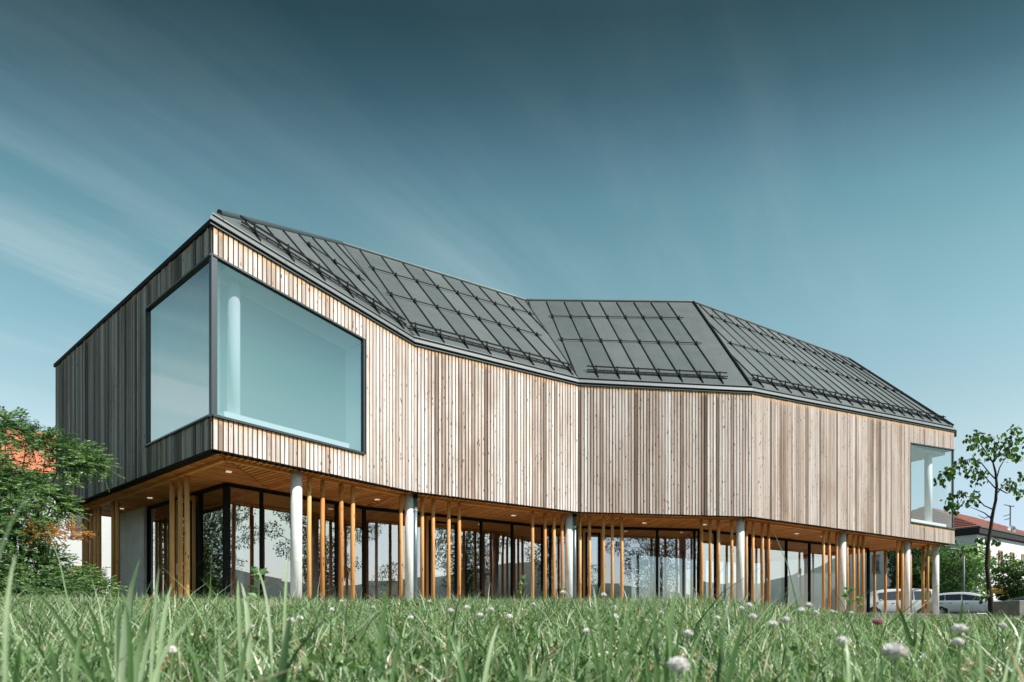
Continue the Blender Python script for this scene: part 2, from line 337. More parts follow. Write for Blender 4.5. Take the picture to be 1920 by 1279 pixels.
# hills that only the glass shows (right of and behind the view) 
hv = []; hf = []
az_s = np.linspace(R(42), R(300), 130)
def hill_h(a):
    return (0.045 + 0.035 * np.sin(a * 2.1 + 0.5) ** 2 + 0.014 * np.sin(a * 7.3) + 0.008 * np.sin(a * 17.1) + 0.09 * np.exp(-((a - R(84)) / 0.10) ** 2)) * sm((a - R(42)) / R(14)) * sm((R(300) - a) / R(14))
for rr, k in ((1500, 0.0), (1650, 0.55), (1850, 1.0), (2400, 0.0)):
    hv.append(np.stack([rr * np.sin(az_s), rr * np.cos(az_s), np.maximum(0.0, hill_h(az_s) * 1850 * k + (25 * np.sin(az_s * 31) if 0 < k < 1 else 0)) + G - (2 if k == 0 else 0)], 1))
for i in range(3):
    for k in range(len(az_s) - 1): a0 = i * len(az_s) + k; hf += [a0, a0 + 1, a0 + 1 + len(az_s), a0 + len(az_s)]
M['hill'] = plain('wooded_hill', (0.06, 0.085, 0.075), 0.95, noise=0.3, nscale=0.02)
struct(fast_mesh('hills', np.concatenate(hv), hf, 4, np.zeros(4 * len(az_s)), M['hill'], smooth=True))

# ================================================================ THE BUILDING
HB = 3.35                                      # underside of the upper storey
P = [Vector((-5.795, 11.92)), Vector((-2.53, 15.81)), Vector((1.99, 18.71)), Vector((7.58, 19.56)), Vector((18.96, 26.47))]
TOP = [7.66, 7.087, 7.18, 7.24, 8.157]         # where the boards end under the eave
AD = [(P[i + 1] - P[i]).normalized() for i in range(4)]
AN = [Vector((d.y, -d.x)) for d in AD]         # outward, towards the lens
LEN = [(P[i + 1] - P[i]).length for i in range(4)]
LD = Vector((-0.767, 0.642)).normalized(); LNn = Vector((-LD.y, LD.x)) * -1
LNn = Vector((-0.642, -0.767)).normalized(); LL = 10.3
PL = P[0] + LD * LL
ED = Vector((-AD[3].y, AD[3].x))               # end wall direction, going back
EN = AD[3].copy()
def v3(p, z): return Vector((p.x, p.y, z))
def isect(p, d, q, e):                         # 2D line intersection
    den = d.x * e.y - d.y * e.x; t = ((q.x - p.x) * e.y - (q.y - p.y) * e.x) / den; return p + d * t
def offset_line(k):
    """front edge chain moved back by k, from the left side (moved in by kl) to the end wall"""
    def f(kl, ke):
        lines = [(P[0] - LNn * kl, LD)] + [(P[i] - AN[i] * k, AD[i]) for i in range(4)] + [(P[4] - EN * ke, ED)]
        return [isect(lines[i][0], lines[i][1], lines[i + 1][0], lines[i + 1][1]) for i in range(5)]
    return f
BK = offset_line(10.3)(0, 0)                   # back corners of the plan
bld = thing('timber_building', 'long two-storey timber-clad building with folded dark metal roof, raised on slim posts', 'building', (P[0].x, P[0].y, G))

_t = offset_line(-.7)(-.7, -.7); MB().poly([v3(p, G + .03) for p in _t + [BK[4] + EN * .7 + ED * .7, BK[3] + ED, BK[2] + ED, BK[1] + ED, PL + LNn * .7 + LD * .5]], .3).build('bounce_paving', M['paving'])['kind'] = 'structure'  # pale paving sheet added to bounce sunlight up onto the soffit
# --- walls with individual boards
def chain_px(i, px):                           # distance along facet i where the photo column px falls
    t = (px - CX) / F; p, d = P[i], AD[i]; return (t * p.y - p.x) / (d.x - t * d.y)
WS = dict(A=3.54, L=3.25, D0=9.67)
def wall_top(i, s): return TOP[i] + (TOP[i + 1] - TOP[i]) * s / LEN[i]
def spans_front(i, s):
    if i == 0 and s < WS['A']: return [(HB, 3.985), (wall_top(0, s) - 0.535, wall_top(0, s))]
    if i == 3 and s > WS['D0']: return [(HB, 3.985), (wall_top(3, s) - 0.735, wall_top(3, s))]
    return [(HB, wall_top(i, s))]
wall_parts = {}
def board(mb, p, d, n, s0, s1, zb0, zb1, zt0, zt1, n0, n1, rnd, ttop):
    a = p + d * s0; b = p + d * s1
    q = [v3(a + n * n1, zb0), v3(b + n * n1, zb1), v3(b + n * n0, zb1), v3(a + n * n0, zb0),
         v3(a + n * n1, zt0), v3(b + n * n1, zt1), v3(b + n * n0, zt1), v3(a + n * n0, zt0)]
    mb.hexa(q, rnd, [ttop - zb0, ttop - zb1, ttop - zb1, ttop - zb0, ttop - zt0, ttop - zt1, ttop - zt1, ttop - zt0])
def rnd_tone(i=2):
    r = random.random()
    if i < 2: return max(0.0, min(1.0, random.gauss(0.66, 0.16))) if r > 0.10 else random.uniform(0.05, 0.35)
    return max(0.0, min(1.0, random.gauss(0.60, 0.16))) if r > 0.12 else random.uniform(0.0, 0.3)
back = MB()
def slabwall(mb, p, d, n, s0, s1, zb, zt0, zt1, n0=-0.22, n1=0.0):
    board(mb, p, d, n, s0, s1, zb, zb, zt0, zt1, n0, n1, 0.5, 9)
E = 0.002
for i in range(4):
    if i == 0:
        slabwall(back, P[0], AD[0], AN[0], 0.0, WS['A'], HB, 3.985, 3.985); slabwall(back, P[0], AD[0], AN[0], 0.0, WS['A'], wall_top(0, 0) - .535, wall_top(0, 0), wall_top(0, WS['A']))
        # slanting head: rebuild bottom edge of the head piece parallel to the eave
        back.v[-8] = (back.v[-8][0], back.v[-8][1], wall_top(0, 0) - .535); back.v[-5] = (back.v[-5][0], back.v[-5][1], wall_top(0, 0) - .535)
        zz_ = wall_top(0, WS['A']) - .535
        back.v[-7] = (back.v[-7][0], back.v[-7][1], zz_); back.v[-6] = (back.v[-6][0], back.v[-6][1], zz_)
        slabwall(back, P[0], AD[0], AN[0], WS['A'], LEN[0], HB, wall_top(0, WS['A']), TOP[1])
    elif i == 3:
        slabwall(back, P[3], AD[3], AN[3], 0.0, WS['D0'], HB, TOP[3], wall_top(3, WS['D0']))
        slabwall(back, P[3], AD[3], AN[3], WS['D0'], LEN[3], HB, 3.985, 3.985)
        z0, z1 = wall_top(3, WS['D0']), TOP[4]
        slabwall(back, P[3], AD[3], AN[3], WS['D0'], LEN[3], z0 - .735, z0, z1)
        for k, zq in ((-7, z1 - .735), (-6, z1 - .735)): back.v[k] = (back.v[k][0], back.v[k][1], zq)
    else: slabwall(back, P[i], AD[i], AN[i], 0, LEN[i], HB, TOP[i], TOP[i + 1])
LT = TOP[0]
slabwall(back, P[0], LD, LNn, 0.0, WS['L'], HB, 3.985, 3.985); slabwall(back, P[0], LD, LNn, 0.0, WS['L'], LT - .535, LT, LT); slabwall(back, P[0], LD, LNn, WS['L'], LL, HB, LT, LT)
# end wall (right): glass corner then solid; back walls
slabwall(back, P[4], ED, EN, 0.0, 3.4, HB, 3.985, 3.985); slabwall(back, P[4], ED, EN, 0, 3.4, TOP[4] - .735, TOP[4], TOP[4] + .0); slabwall(back, P[4], ED, EN, 3.4, 10.3, HB, TOP[4], TOP[4])
for i in range(4):
    a, b_ = BK[i], BK[i + 1]; dd = (b_ - a).normalized(); slabwall(back, a, dd, Vector((-dd.y, dd.x)), 0, (b_ - a).length, HB, 7.1, 7.1, n0=-0.2, n1=0)
wall = back.build('wall', M['board_back'], bld)
cands = []                                     # (apparent width, piece)
def front_boards(i):
    n = int(round(LEN[i] / 0.1)); pitch = LEN[i] / n
    for k in range(n):
        s0 = k * pitch; tight = i == 3
        w = pitch * ((random.uniform(0.74, 0.79) if i == 0 else random.uniform(0.69, 0.75)) if not tight else random.uniform(0.80, 0.92))
        s0 += (pitch - w) / 2
        rn = rnd_tone(i); dep = random.uniform(0.028, 0.036)
        mid = s0 + w / 2
        for (zb, zt) in spans_front(i, mid):
            mb = MB()
            sl = (TOP[i + 1] - TOP[i]) / LEN[i] * w / 2
            jag = random.uniform(-0.004, 0.004)
            head = zb > HB + 0.5
            board(mb, P[i], AD[i], AN[i], s0, s0 + w, zb + jag - (sl if head else 0) + 0.002, zb + jag + (sl if head else 0) + 0.002, zt - sl, zt + sl, 0.004, dep, rn, zt)
            Yc = (P[i] + AD[i] * mid).y
            cands.append((1 / Yc * abs(AD[i].dot(Vector((1, 0)))) + 0.01, mb, 'board' if i < 3 else 'board_far'))
for i in range(4): front_boards(i)
# left side: wider mixed boards
s = 0.004
while s < LL - 0.03:
    w = random.choice([0.07, 0.085, 0.10, 0.12, 0.14]); w = min(w, LL - s)
    rn = random.random() ** 1.0; mb = MB(); mid = s + w / 2; dep = random.choice([0.018, 0.024, 0.034])
    sp = [(HB, 3.985), (LT - .535, LT)] if mid < WS['L'] else [(HB, LT)]
    for zb, zt in sp:
        mb = MB(); board(mb, P[0], LD, LNn, s + 0.004, s + w - 0.004, zb + random.uniform(0, .004), zb + .002, zt, zt, 0.004, dep, rn, zt); fade = random.choice([0, .1, .2]); mb.t = [t + fade for t in mb.t]
        cands.append((0.05, mb, 'board_grey'))
    s += w
cands.sort(key=lambda c: -c[0]); rest = {}
for k, (q, mb, mt) in enumerate(cands):
    if k < 298: mb.build('plank', M[mt], wall)
    else:
        r_ = rest.setdefault(mt, MB()); r_.v and None
        o = len(r_.v); r_.v += mb.v; r_.f += [tuple(i + o for i in f) for f in mb.f]; r_.r += mb.r; r_.t += mb.t
for mt, r_ in rest.items(): r_.build('planks', M[mt], wall, kind='stuff')
# end-wall boards (seen only from the side)
eb = MB(); s = 0.0
while s < 10.2:
    board(eb, P[4], ED, EN, s + .01, s + .095, HB if s > 3.4 else HB, HB, TOP[4] if s > 3.4 else 3.985, TOP[4] if s > 3.4 else 3.985, .004, .03, random.random(), TOP[4]); s += .1
for k in range(34): board(eb, P[4], ED, EN, k * .1 + .01, k * .1 + .095, TOP[4] - .735, TOP[4] - .735, TOP[4], TOP[4], .004, .03, random.random(), TOP[4])
eb.build('end_planks', M['board_far'], wall, kind='stuff')

# --- storey floor, ceiling and inner walls
fl = MB(); plan = [P[0] - AN[0] * .23 - LNn * .23] + [offset_line(.23)(0.23, .23)[k] for k in (1, 2, 3, 4)] + [BK[4] - EN * .23 - ED * .2, BK[3], BK[2], BK[1], PL - LNn * .23 - LD * .3]
plan[0] = offset_line(.23)(.23, .23)[0]
fl.poly([v3(p, 3.96) for p in plan], 0.5); fl.build('floor_slab', M['floor_in'], bld)
MB().poly([v3(p, 7.30) for p in plan], 0.10).build('ceiling', M['white_in'], bld)
iw = MB()                                       # room walls behind the two corner windows
def inwall(a, b, z0=3.97, z1=7.19, th=0.06):
    d = (b - a).normalized(); iw.bar(v3(a, (z0 + z1) / 2), v3(b, (z0 + z1) / 2), th, z1 - z0)
inwall(P[0] + LD * 6.2 + AD[0] * .3, P[0] + LD * 6.2 + AD[0] * 7.0); inwall(P[0] + AD[0] * 4.4 - AN[0] * 1.1, P[0] + AD[0] * 4.4 - AN[0] * 6.1); iw.build('partition', M['inner_sky_tint'], bld); iw = MB()
def slant(mb, s0, s1, n0, n1, zf, th):
    q = []
    for dz in (0, th):
        for s_, n_ in ((s0, n0), (s1, n0), (s1, n1), (s0, n1)): q.append(v3(P[0] + AD[0] * s_ - AN[0] * n_, zf(s_) + dz))
    mb.hexa(q)
rv = MB(); slant(rv, .30, 3.60, .06, .72, lambda s_: wall_top(0, s_) - .60, .12); fix_normals(rv.build('window_head_reveal', M['white_in'], bld))
rv = MB(); rv.bar(v3(P[0] + AD[0] * 3.56 - AN[0] * .06, 5.3), v3(P[0] + AD[0] * 3.56 - AN[0] * .72, 5.3), .05, 2.66); rv.build('window_jamb_reveal', M['white_in'], bld)
cq = [P[0] - AN[0] * .8 + AD[0] * .3 + LD * 0, P[0] - AN[0] * .8 + AD[0] * 6.0, P[0] - AN[0] * 6.4 + AD[0] * 6.0, P[0] - AN[0] * 6.4 + AD[0] * .3]
MB().poly([v3(p, 7.19) for p in cq], .03).build('room_ceiling', M['inner_sky_tint'], bld)
inwall(P[4] - AD[3] * 4.6 - AN[3] * .5, P[4] - AD[3] * 4.6 - AN[3] * 8.0)
iw.build('partition', M['white_in'], bld)
# window bays: sill board, reveal, frame bars, panes
def bay(name, p, d, n, s0, s1, z0, zt0, zt1, sill=True, gm='glass_up', jamb1=True, jamb0=False):
    fr = MB(); w = 0.036
    def bar_(a, b, ww=w, dd=0.09): fr.bar(a, b, ww, dd, up=Vector((n.x, n.y, 0)))
    q = lambda s, z, o=0.0: v3(p + d * s + n * o, z)
    bar_(q(s0, z0 + w / 2), q(s1, z0 + w / 2)); bar_(q(s0, zt0 - w / 2), q(s1, zt1 - w / 2))
    if jamb1: bar_(q(s1 - w / 2, z0), q(s1 - w / 2, zt1))
    if jamb0: bar_(q(s0 + w / 2, z0), q(s0 + w / 2, zt0))
    # thin outer flashing
    fr.bar(q(s0, z0 - .012, .03), q(s1, z0 - .012, .03), 0.016, 0.09, up=Vector((n.x, n.y, 0)))
    fo = fr.build('window', M['frame'], bld)
    pn = MB(); a0, a1 = q(s0 + .02, z0 + w, -.01), q(s1 - w, z0 + w, -.01); b0, b1 = q(s0 + .02, zt0 - w, -.01), q(s1 - w, zt1 - w, -.01)
    th = Vector((n.x, n.y, 0)) * -.012
    pn.add([a0, a1, b1, b0], [(0, 1, 2, 3)]); pn.build('pane', M[gm], fo)
    if sill:
        sb = MB(); sb.bar(q(s0 + .30, z0 + .14, -.40), q(s1 - .30, z0 + .14, -.40), .50, .14, up=Vector((0, 0, 1))); sb.build('sill', M['white_in'], fo)
    return fo
wA = bay('window', P[0], AD[0], AN[0], 0.0, WS['A'], 3.99, LT - .54, wall_top(0, WS['A']) - .54)
wL = bay('window', P[0], LD, LNn, 0.0, WS['L'], 3.99, LT - .54, LT - .54, sill=False, gm='glass_left')
wD = bay('window', P[3], AD[3], AN[3], WS['D0'], LEN[3], 3.99, wall_top(3, WS['D0']) - .74, TOP[4] - .74, gm='glass_side', jamb1=False, jamb0=True)
wE = bay('window', P[4], ED, EN, 0.0, 3.4, 3.99, TOP[4] - .74, TOP[4] - .74, sill=False, gm='glass_side')
cp = MB(); cp.bar(v3(P[0] + AN[0] * -.03 + LNn * -.03, 3.99), v3(P[0] + AN[0] * -.03 + LNn * -.03, LT - .535), .11, .11, up=Vector((AN[0].x, AN[0].y, 0))); cp.build('corner_mullion', M['frame'], wA)
cp = MB(); cp.bar(v3(P[4] - AN[3] * .03 - EN * .03, 3.99), v3(P[4] - AN[3] * .03 - EN * .03, TOP[4] - .735), .08, .08, up=Vector((AN[3].x, AN[3].y, 0))); cp.build('corner_mullion', M['frame'], wD)
# white curtain behind the shaded window pane
cm = MB(); pts = []
for k in range(60):
    s_ = 0.16 + 3.0 * k / 59; o_ = -0.22 + 0.03 * math.sin(k * 1.3); pts.append(P[0] + LD * s_ + LNn * o_)
vs = [v3(p, 4.05) for p in pts] + [v3(p, 7.1) for p in pts]; cm.add(vs, [(k, k + 1, k + 61, k + 60) for k in range(59)])
cm.build('curtain', M['blind'], wL, smooth=True)

def column(c, r, z0, z1, name='column', mat='concrete', n=28, parent=bld):
    o = MB().tube([(c.x, c.y, z0), (c.x, c.y, z1)], r, n, random.random()).build(name, M[mat], parent)
    for pgn in o.data.polygons:
        if len(pgn.vertices) == 4: pgn.use_smooth = True
    return o
column(P[0] + AD[0] * .62 - AN[0] * .42, .125, 3.961, 7.195, 'column', 'white_in')
ci = P[3] + AD[3] * 12.35 - AN[3] * .55; column(ci, .14, 3.961, 7.195, 'column', 'white_in')

# --- soffit: backing and slats
so = MB(); so.poly([v3(p, HB + .10) for p in [P[0], P[1], P[2], P[3], P[4], BK[4], BK[3], BK[2], BK[1], PL]], .05)
soffit = so.build('soffit', M['soffit_back'], bld)
DS = 5.6; slats = []
def clipseg(a, d, poly):
    ts = []
    for k in range(len(poly)):
        p, q = poly[k], poly[(k + 1) % len(poly)]; e = q - p; den = d.x * e.y - d.y * e.x
        if abs(den) < 1e-9: continue
        t = ((p.x - a.x) * e.y - (p.y - a.y) * e.x) / den; u = ((p.x - a.x) * d.y - (p.y - a.y) * d.x) / den
        if -1e-9 <= u <= 1 + 1e-9: ts.append(t)
    return (min(ts), max(ts)) if len(ts) >= 2 else None
off56 = offset_line(DS)(DS, 0)
zones = []
for i in range(4): zones.append((i, [P[i], P[i + 1], off56[i + 1], off56[i]], AD[i], -AN[i]))
zones.append(('L', [P[0], P[0] + LD * LL, P[0] + LD * LL - LNn * DS, off56[0]], LD, -LNn))
for key, poly, d, nb in zones:
    org = poly[0]; smax = max((p - org).dot(d) for p in poly); smin = min((p - org).dot(d) for p in poly)
    s = smin + .05
    while s < smax:
        c = clipseg(org + d * s, nb, poly)
        if c and c[1] - c[0] > .05:
            a = org + d * s + nb * (c[0] + .012); b = org + d * s + nb * (c[1] - .004); mb = MB(); mb.bar(v3(a, HB + .025), v3(b, HB + .025), .088, .05, rnd=random.random())
            slats.append((a.y + abs(a.x) * .2, mb))
        s += .135
slats.sort(key=lambda t: t[0]); rr = MB()
for k, (q, mb) in enumerate(slats):
    if k < 150: mb.build('slat', M['soffit'], soffit)
    else: o = len(rr.v); rr.v += mb.v; rr.f += [tuple(i + o for i in f) for f in mb.f]; rr.r += mb.r; rr.t += mb.t
rr.build('slats', M['soffit'], soffit, kind='stuff')
rear = MB(); s_ = MB(); s_.poly([v3(p, HB + .05) for p in [off56[0], off56[1], off56[2], off56[3], off56[4], BK[4], BK[3], BK[2], BK[1], PL - LNn * 4.0]], .04, .5); s_.build('soffit_panel', M['soffit'], soffit)
tr = offset_line(.47)(.47, .5); tp = [PL - LNn * .47] + tr + [P[4] + ED * 9 - EN * .5]
tb = MB()
for a, b in zip(tp[:-1], tp[1:]): tb.bar(v3(a, HB - .03), v3(b, HB - .03), .10, .055, rnd=.9)
tb.build('soffit_trim', M['soffit'], soffit)
edge = MB(); ch = [PL] + P
for a, b in zip(ch[:-1], ch[1:]): edge.bar(v3(a, HB - .006), v3(b, HB - .006), .05, .02)
edge.build('drip_edge', M['black'], soffit)

# --- columns, posts, downpipes under the storey
def on_line(px, pts):                           # where the photo column px meets a plan chain
    t = (px - CX) / F
    for a, b in zip(pts[:-1], pts[1:]):
        fa, fb = a.x - t * a.y, b.x - t * b.y
        if fa * fb <= 0 and fa != fb: return a + (b - a) * (fa / (fa - fb))
    return None
front_line = offset_line(.45)(.5, .55); side_line = [front_line[0], PL - LNn * .5 - LD * .3]; end_line = [front_line[4], P[4] + ED * 9.5 - EN * .55]
def gpt(p): return max(G - .15, gz(p.x, p.y) - .1)
for px in (555.5, 768, 1067, 1388, 1579, 1700, 1748):
    p = on_line(px, [offset_line(.40)(.5, .5)[k] for k in range(5)]) or on_line(px, front_line)
    if px == 1748: p = front_line[4] + Vector((0, 0))
    column(p, .125 if px != 1579 else .13, G - .2, HB - .002)
# column inside glass, seen through the pane
post_px = [580, 605, 639.5, 661.5, 751.5, 791.5, 812, 841.5, 861, 998.4, 1021.8, 1038.5, 1053.6, 1087.2, 1105, 1131.4, 1148, 1165.5, 1315, 1331.4, 1347, 1371.7,
           1399.3, 1412, 1429.4, 1440.8, 1544, 1554.5, 1568.6, 1588, 1600.5, 1609.5, 1618.3, 1682.7, 1691.7, 1707, 1740]
def post(p, r=None):
    r = r or random.uniform(.047, .055); tilt = Vector((random.uniform(-.01, .01), random.uniform(-.01, .01)))
    o = MB().tube([v3(p, G - .2), v3(p + tilt, 1.8), v3(p, HB - .055)], [r * 1.05, r, r * .96], 14, random.random()).build('post', M['post'], bld)
    for f in o.data.polygons:
        if len(f.vertices) == 4: f.use_smooth = True
for px in post_px:
    p = on_line(px, front_line)
    if p: post(p)
for px in (323, 338.5, 350.5, 212.7, 220.3, 172.6, 179.3, 186, 157.5, 164): post(on_line(px, side_line), .056)
for px in (1639.5, 1659.8, 1731): post(on_line(px, end_line), .06)
for px in (778.6, 1077.3):
    p = on_line(px, offset_line(.30)(.5, .5)); r = .056
    d = MB(); d.tube([v3(p, G - .1), v3(p, HB + .05)], r, 18); o = d.build('downpipe', M['pipe'], bld)
    for f in o.data.polygons:
        if len(f.vertices) == 4: f.use_smooth = True
    c = MB(); c.tube([v3(p, HB - .43), v3(p, HB - .40)], r + .012, 18); c.bar(v3(p, HB - .415), v3(p - AN[1] * .2, HB - .415), .02, .03); c.build('pipe_clamp', M['clamp'], o)
    MB().tube([v3(p, HB - .10), v3(p, HB + .04)], r + .014, 18).build('pipe_collar', M['black'], o)

# --- downlights in the soffit
for px, py in ((429, 885), (281, 934), (228, 954), (707, 937), (963, 967), (1208, 981), (1321, 984), (1494, 1001), (1493 + 50, 1006)):
    Y = (HB - .01) * F / (HY - py); p = at(px, py, Y)
    MB().box((p.x, p.y, HB - .004), (.055, .055, .012), .6).build('downlight', M['lamp'], bld)

# --- ground floor glazing
GL = offset_line(2.6)(1.5, 1.2)
GLL = GL[0] + LD * 4.8; GLW = GL[0] + LD * 7.0
gz_top = HB - .03
mull = {0: [490, 630.5, 717], 1: [902, 960], 2: [1031, 1126.5, 1232, 1302], 3: [1341, 1405.5, 1474, 1517.4]}
glz = MB()
def gbar(a, b, w, h, up): glz.bar(a, b, w, h, up=up)
chain = [GLL] + GL[:5]
# stop the glazed front where the photograph's last black mullion stands
endp = on_line(1628, [GL[3], GL[4] + AD[3] * 4]); chain[-1] = endp
for a, b in zip(chain[:-1], chain[1:]):
    d = (b - a).normalized(); n = Vector((d.y, -d.x)); up = Vector((0, 0, 1))
    glz.bar(v3(a, gz_top - .03), v3(b, gz_top - .03), .08, .07); glz.bar(v3(a, G + .04), v3(b, G + .04), .08, .1)
glzo = glz.build('curtain_wall', M['black'], bld)
def mul(p, d, w=.06, name='mullion', mat='black', dep=.1, z1=None):
    m_ = MB(); m_.bar(v3(p, G), v3(p, z1 or gz_top - .065), w, dep, up=Vector((d.y, -d.x, 0))); return m_.build(name, M[mat], glzo)
stops = {}
for k, (a, b) in enumerate(zip(chain[:-1], chain[1:])):
    d = (b - a).normalized(); cuts = [0.0]
    if k == 0: pxs = [376, 328]
    else: pxs = mull[k - 1]
    for px in pxs:
        p = on_line(px, [a, b])
        if p is None: continue
        cuts.append((p - a).length); mul(p, d)
    cuts.append((b - a).length); cuts = sorted(cuts)
    for s0, s1 in zip(cuts[:-1], cuts[1:]):
        if s1 - s0 < .15: continue
        q0, q1 = a + d * (s0 + .03), a + d * (s1 - .03); n = Vector((d.y, -d.x)); jit = n * random.uniform(-.004, .004)
        # small differences in tilt make neighbouring panes mirror slightly different places
        MB().add([v3(q0, G + .09), v3(q1 + jit, G + .09), v3(q1, gz_top - .065), v3(q0 + jit, gz_top - .065)], [(0, 1, 2, 3)]).build('pane', M['glass_low'], glzo)
for k in (1, 2, 3, 4): mul(chain[k], AD[k - 1], .13 if k == 1 else .09, dep=.13 if k == 1 else .1)
mul(chain[0], LD, .08); mul(chain[-1], AD[3], .11)
def door(px0, px1, line, ztop, thick=.075):
    a, b = on_line(px0, line), on_line(px1, line); d = (b - a).normalized(); n = Vector((d.y, -d.x))
    if n.y > 0: n = -n
    a, b = a + n * .06, b + n * .06
    m_ = MB(); up = Vector((n.x, n.y, 0))
    m_.bar(v3(a, G + .02), v3(a, ztop), thick, .06, up=up); m_.bar(v3(b, G + .02), v3(b, ztop), thick, .06, up=up); m_.bar(v3(a, ztop - .05), v3(b, ztop - .05), .061, .13, up=Vector((0, 0, 1)))
    o = m_.build('door', M['frame_wood'], bld)
    f = MB(); a2, b2 = a + d * .1, b - d * .1
    f.bar(v3(a2, G + .05), v3(a2, ztop - .11), .05, .08, up=up); f.bar(v3(b2, G + .05), v3(b2, ztop - .11), .05, .08, up=up); f.bar(v3(a2, ztop - .15), v3(b2, ztop - .15), .081, .05, up=Vector((0, 0, 1)))
    f.build('frame', M['black'], o)
    MB().add([v3(a2, G + .05), v3(b2, G + .05), v3(b2, ztop - .18), v3(a2, ztop - .18)], [(0, 1, 2, 3)]).build('pane', M['glass_low'], o)
    h = MB(); h.bar(v3(a2 + n * .06 + d * .02, 1.25), v3(a2 + n * .06 + d * .02, 1.55), .025, .025, up=up); h.build('handle', M['clamp'], o)
door(799, 858, [chain[1], chain[2], chain[3]], HB - .12)
door(1094, 1127, [chain[3], chain[4]], HB - .12)
door(337, 368, [chain[1], chain[0]], HB - .12)
cw = MB(); cw.bar(v3(GLL, (G - .1 + HB) / 2), v3(GLW, (G - .1 + HB) / 2), .25, HB - G + .08); cw.build('concrete_wall', M['concrete_wall'], bld)
# inside: floor, timber core with a doorway, back glazing at the right
inn = MB(); fp = [chain[1], chain[2], chain[3], chain[4], chain[5], chain[5] + ED * 5.2, offset_line(7.8)(1.5, 1)[3], offset_line(7.8)(1.5, 1)[2], offset_line(7.8)(1.5, 1)[1], GLW]
inn.poly([v3(p, G + .035) for p in fp], .1); inn.build('ground_floor', M['floor_in'], bld)
core = MB(); cpts = offset_line(6.6)(2.2, 1)
cl_ = [GLL - LNn * 3.0, cpts[0], cpts[1], cpts[2], cpts[3] - AD[2] * .3]
for a, b in zip(cl_[:-1], cl_[1:]): core.bar(v3(a, (G + HB) / 2), v3(b, (G + HB) / 2), .15, HB - G - .02)
a, b = GLL - LNn * .2, GLL - LNn * 3.0; core.bar(v3(a, (G + HB) / 2), v3(b, (G + HB) / 2), .12, HB - G - .02)
core.build('inner_wall', M['dark_in'], bld)
ic = MB(); ic.poly([v3(p, HB - .004) for p in [chain[1] - AN[0] * .1, chain[2] - AN[1] * .1, chain[3] - AN[1] * .1, chain[4] - AN[2] * .1, chain[5], chain[5] + ED * 5.2, offset_line(7.8)(1.5, 1)[3], offset_line(7.8)(1.5, 1)[2], offset_line(7.8)(1.5, 1)[1]]], .02, .4); ic.build('inner_ceiling', M['soffit'], bld)
# inner columns and mullions of the rear glazing at the right end
bg_ = MB(); ra, rb = P[3] - AN[3] * 7.8 + AD[3] * 1.0, P[3] - AN[3] * 7.8 + AD[3] * 9.6
for k in range(7):
    p = ra + (rb - ra) * (k / 6); bg_.bar(v3(p, G), v3(p, HB - .03), .07, .1, up=Vector((AN[3].x, AN[3].y, 0)))
bg_.bar(v3(ra, HB - .07), v3(rb, HB - .07), .1, .1); bg_.bar(v3(ra, G + .05), v3(rb, G + .05), .1, .1)
p = chain[5] + ED * 5.2; bg_.bar(v3(chain[5] + ED * .06, HB - .07), v3(p, HB - .07), .08, .09)
bgo = bg_.build('rear_glazing', M['black'], bld)
for k in range(6):
    q0, q1 = ra + (rb - ra) * (k / 6 + .01), ra + (rb - ra) * ((k + 1) / 6 - .01)
    MB().add([v3(q0, G + .1), v3(q1, G + .1), v3(q1, HB - .12), v3(q0, HB - .12)], [(0, 1, 2, 3)]).build('pane', M['glass_side'], bgo)
for px in (1590, 1470, 1436): 
    p = on_line(px, [P[3] - AN[3] * 5.2, P[4] - AN[3] * 5.2])
    if p: column(p, .12, G + .04, HB - .03)
for px, k in ((448, 1), (706, 1)):
    p = on_line(px, [chain[1] - AN[0] * 1.0, chain[2] - AN[0] * 1.0, chain[3]]); p and column(p, .125, G + .04, HB - .03)

# --- eave: gutter band, black strips painted as shade, flashing
def sweep(name, pts, prof, mat, parent):        # prof: list of (out, z) closed polygon; pts: list of (p2d, ztop, outward miter)
    m_ = MB(); n = len(prof); vs = []
    for p, z, mv in pts:
        for o, dz in prof: q = p + mv * o; vs.append((q.x, q.y, z + dz))
    fs = []
    for i in range(len(pts) - 1):
        for k in range(n): fs.append((i * n + k, i * n + (k + 1) % n, (i + 1) * n + (k + 1) % n, (i + 1) * n + k))
    fs.append(tuple(range(n))); fs.append(tuple((len(pts) - 1) * n + k for k in range(n - 1, -1, -1)))
    m_.add(vs, fs); return fix_normals(m_.build(name, M[mat], parent))
def miter(n1, n2): v = (n1 + n2); return v / (1 + n1.dot(n2))
ep = [(P[0], TOP[0], miter(LNn, AN[0]))] + [(P[i], TOP[i], miter(AN[i - 1], AN[i])) for i in (1, 2, 3)] + [(P[4], TOP[4], miter(AN[3], EN))]
gut = sweep('gutter', ep, [(-.05, .075), (.075, .07), (.085, .08), (.045, .175), (-.05, .19)], 'gutter', bld)
sweep('flashing', ep, [(-.05, .0), (.06, -.006), (.066, .0), (.066, .022), (.02, .03), (-.05, .03)], 'dgrey', gut)
sweep('shadow_strip', ep, [(-.10, .028), (.035, .030), (.035, .074), (-.10, .074)], 'black', gut)  # solid black strip drawn as the shadow below the gutter band
sweep('eave_shadow_strip', [(p, z, m_) for p, z, m_ in ep], [(-.22, .17), (-.01, .172), (-.01, .262), (-.22, .262)], 'black', gut)  # black filler standing in for shade between gutter and roof sheets
lp = [(PL, LT, LNn + LD * 1.0 * 1.0), (P[0], LT, miter(LNn, AN[0]))]
sweep('verge', lp, [(-.05, .0), (.05, .0), (.06, .02), (.06, .10), (.02, .15), (-.3, .17)], 'black', gut)
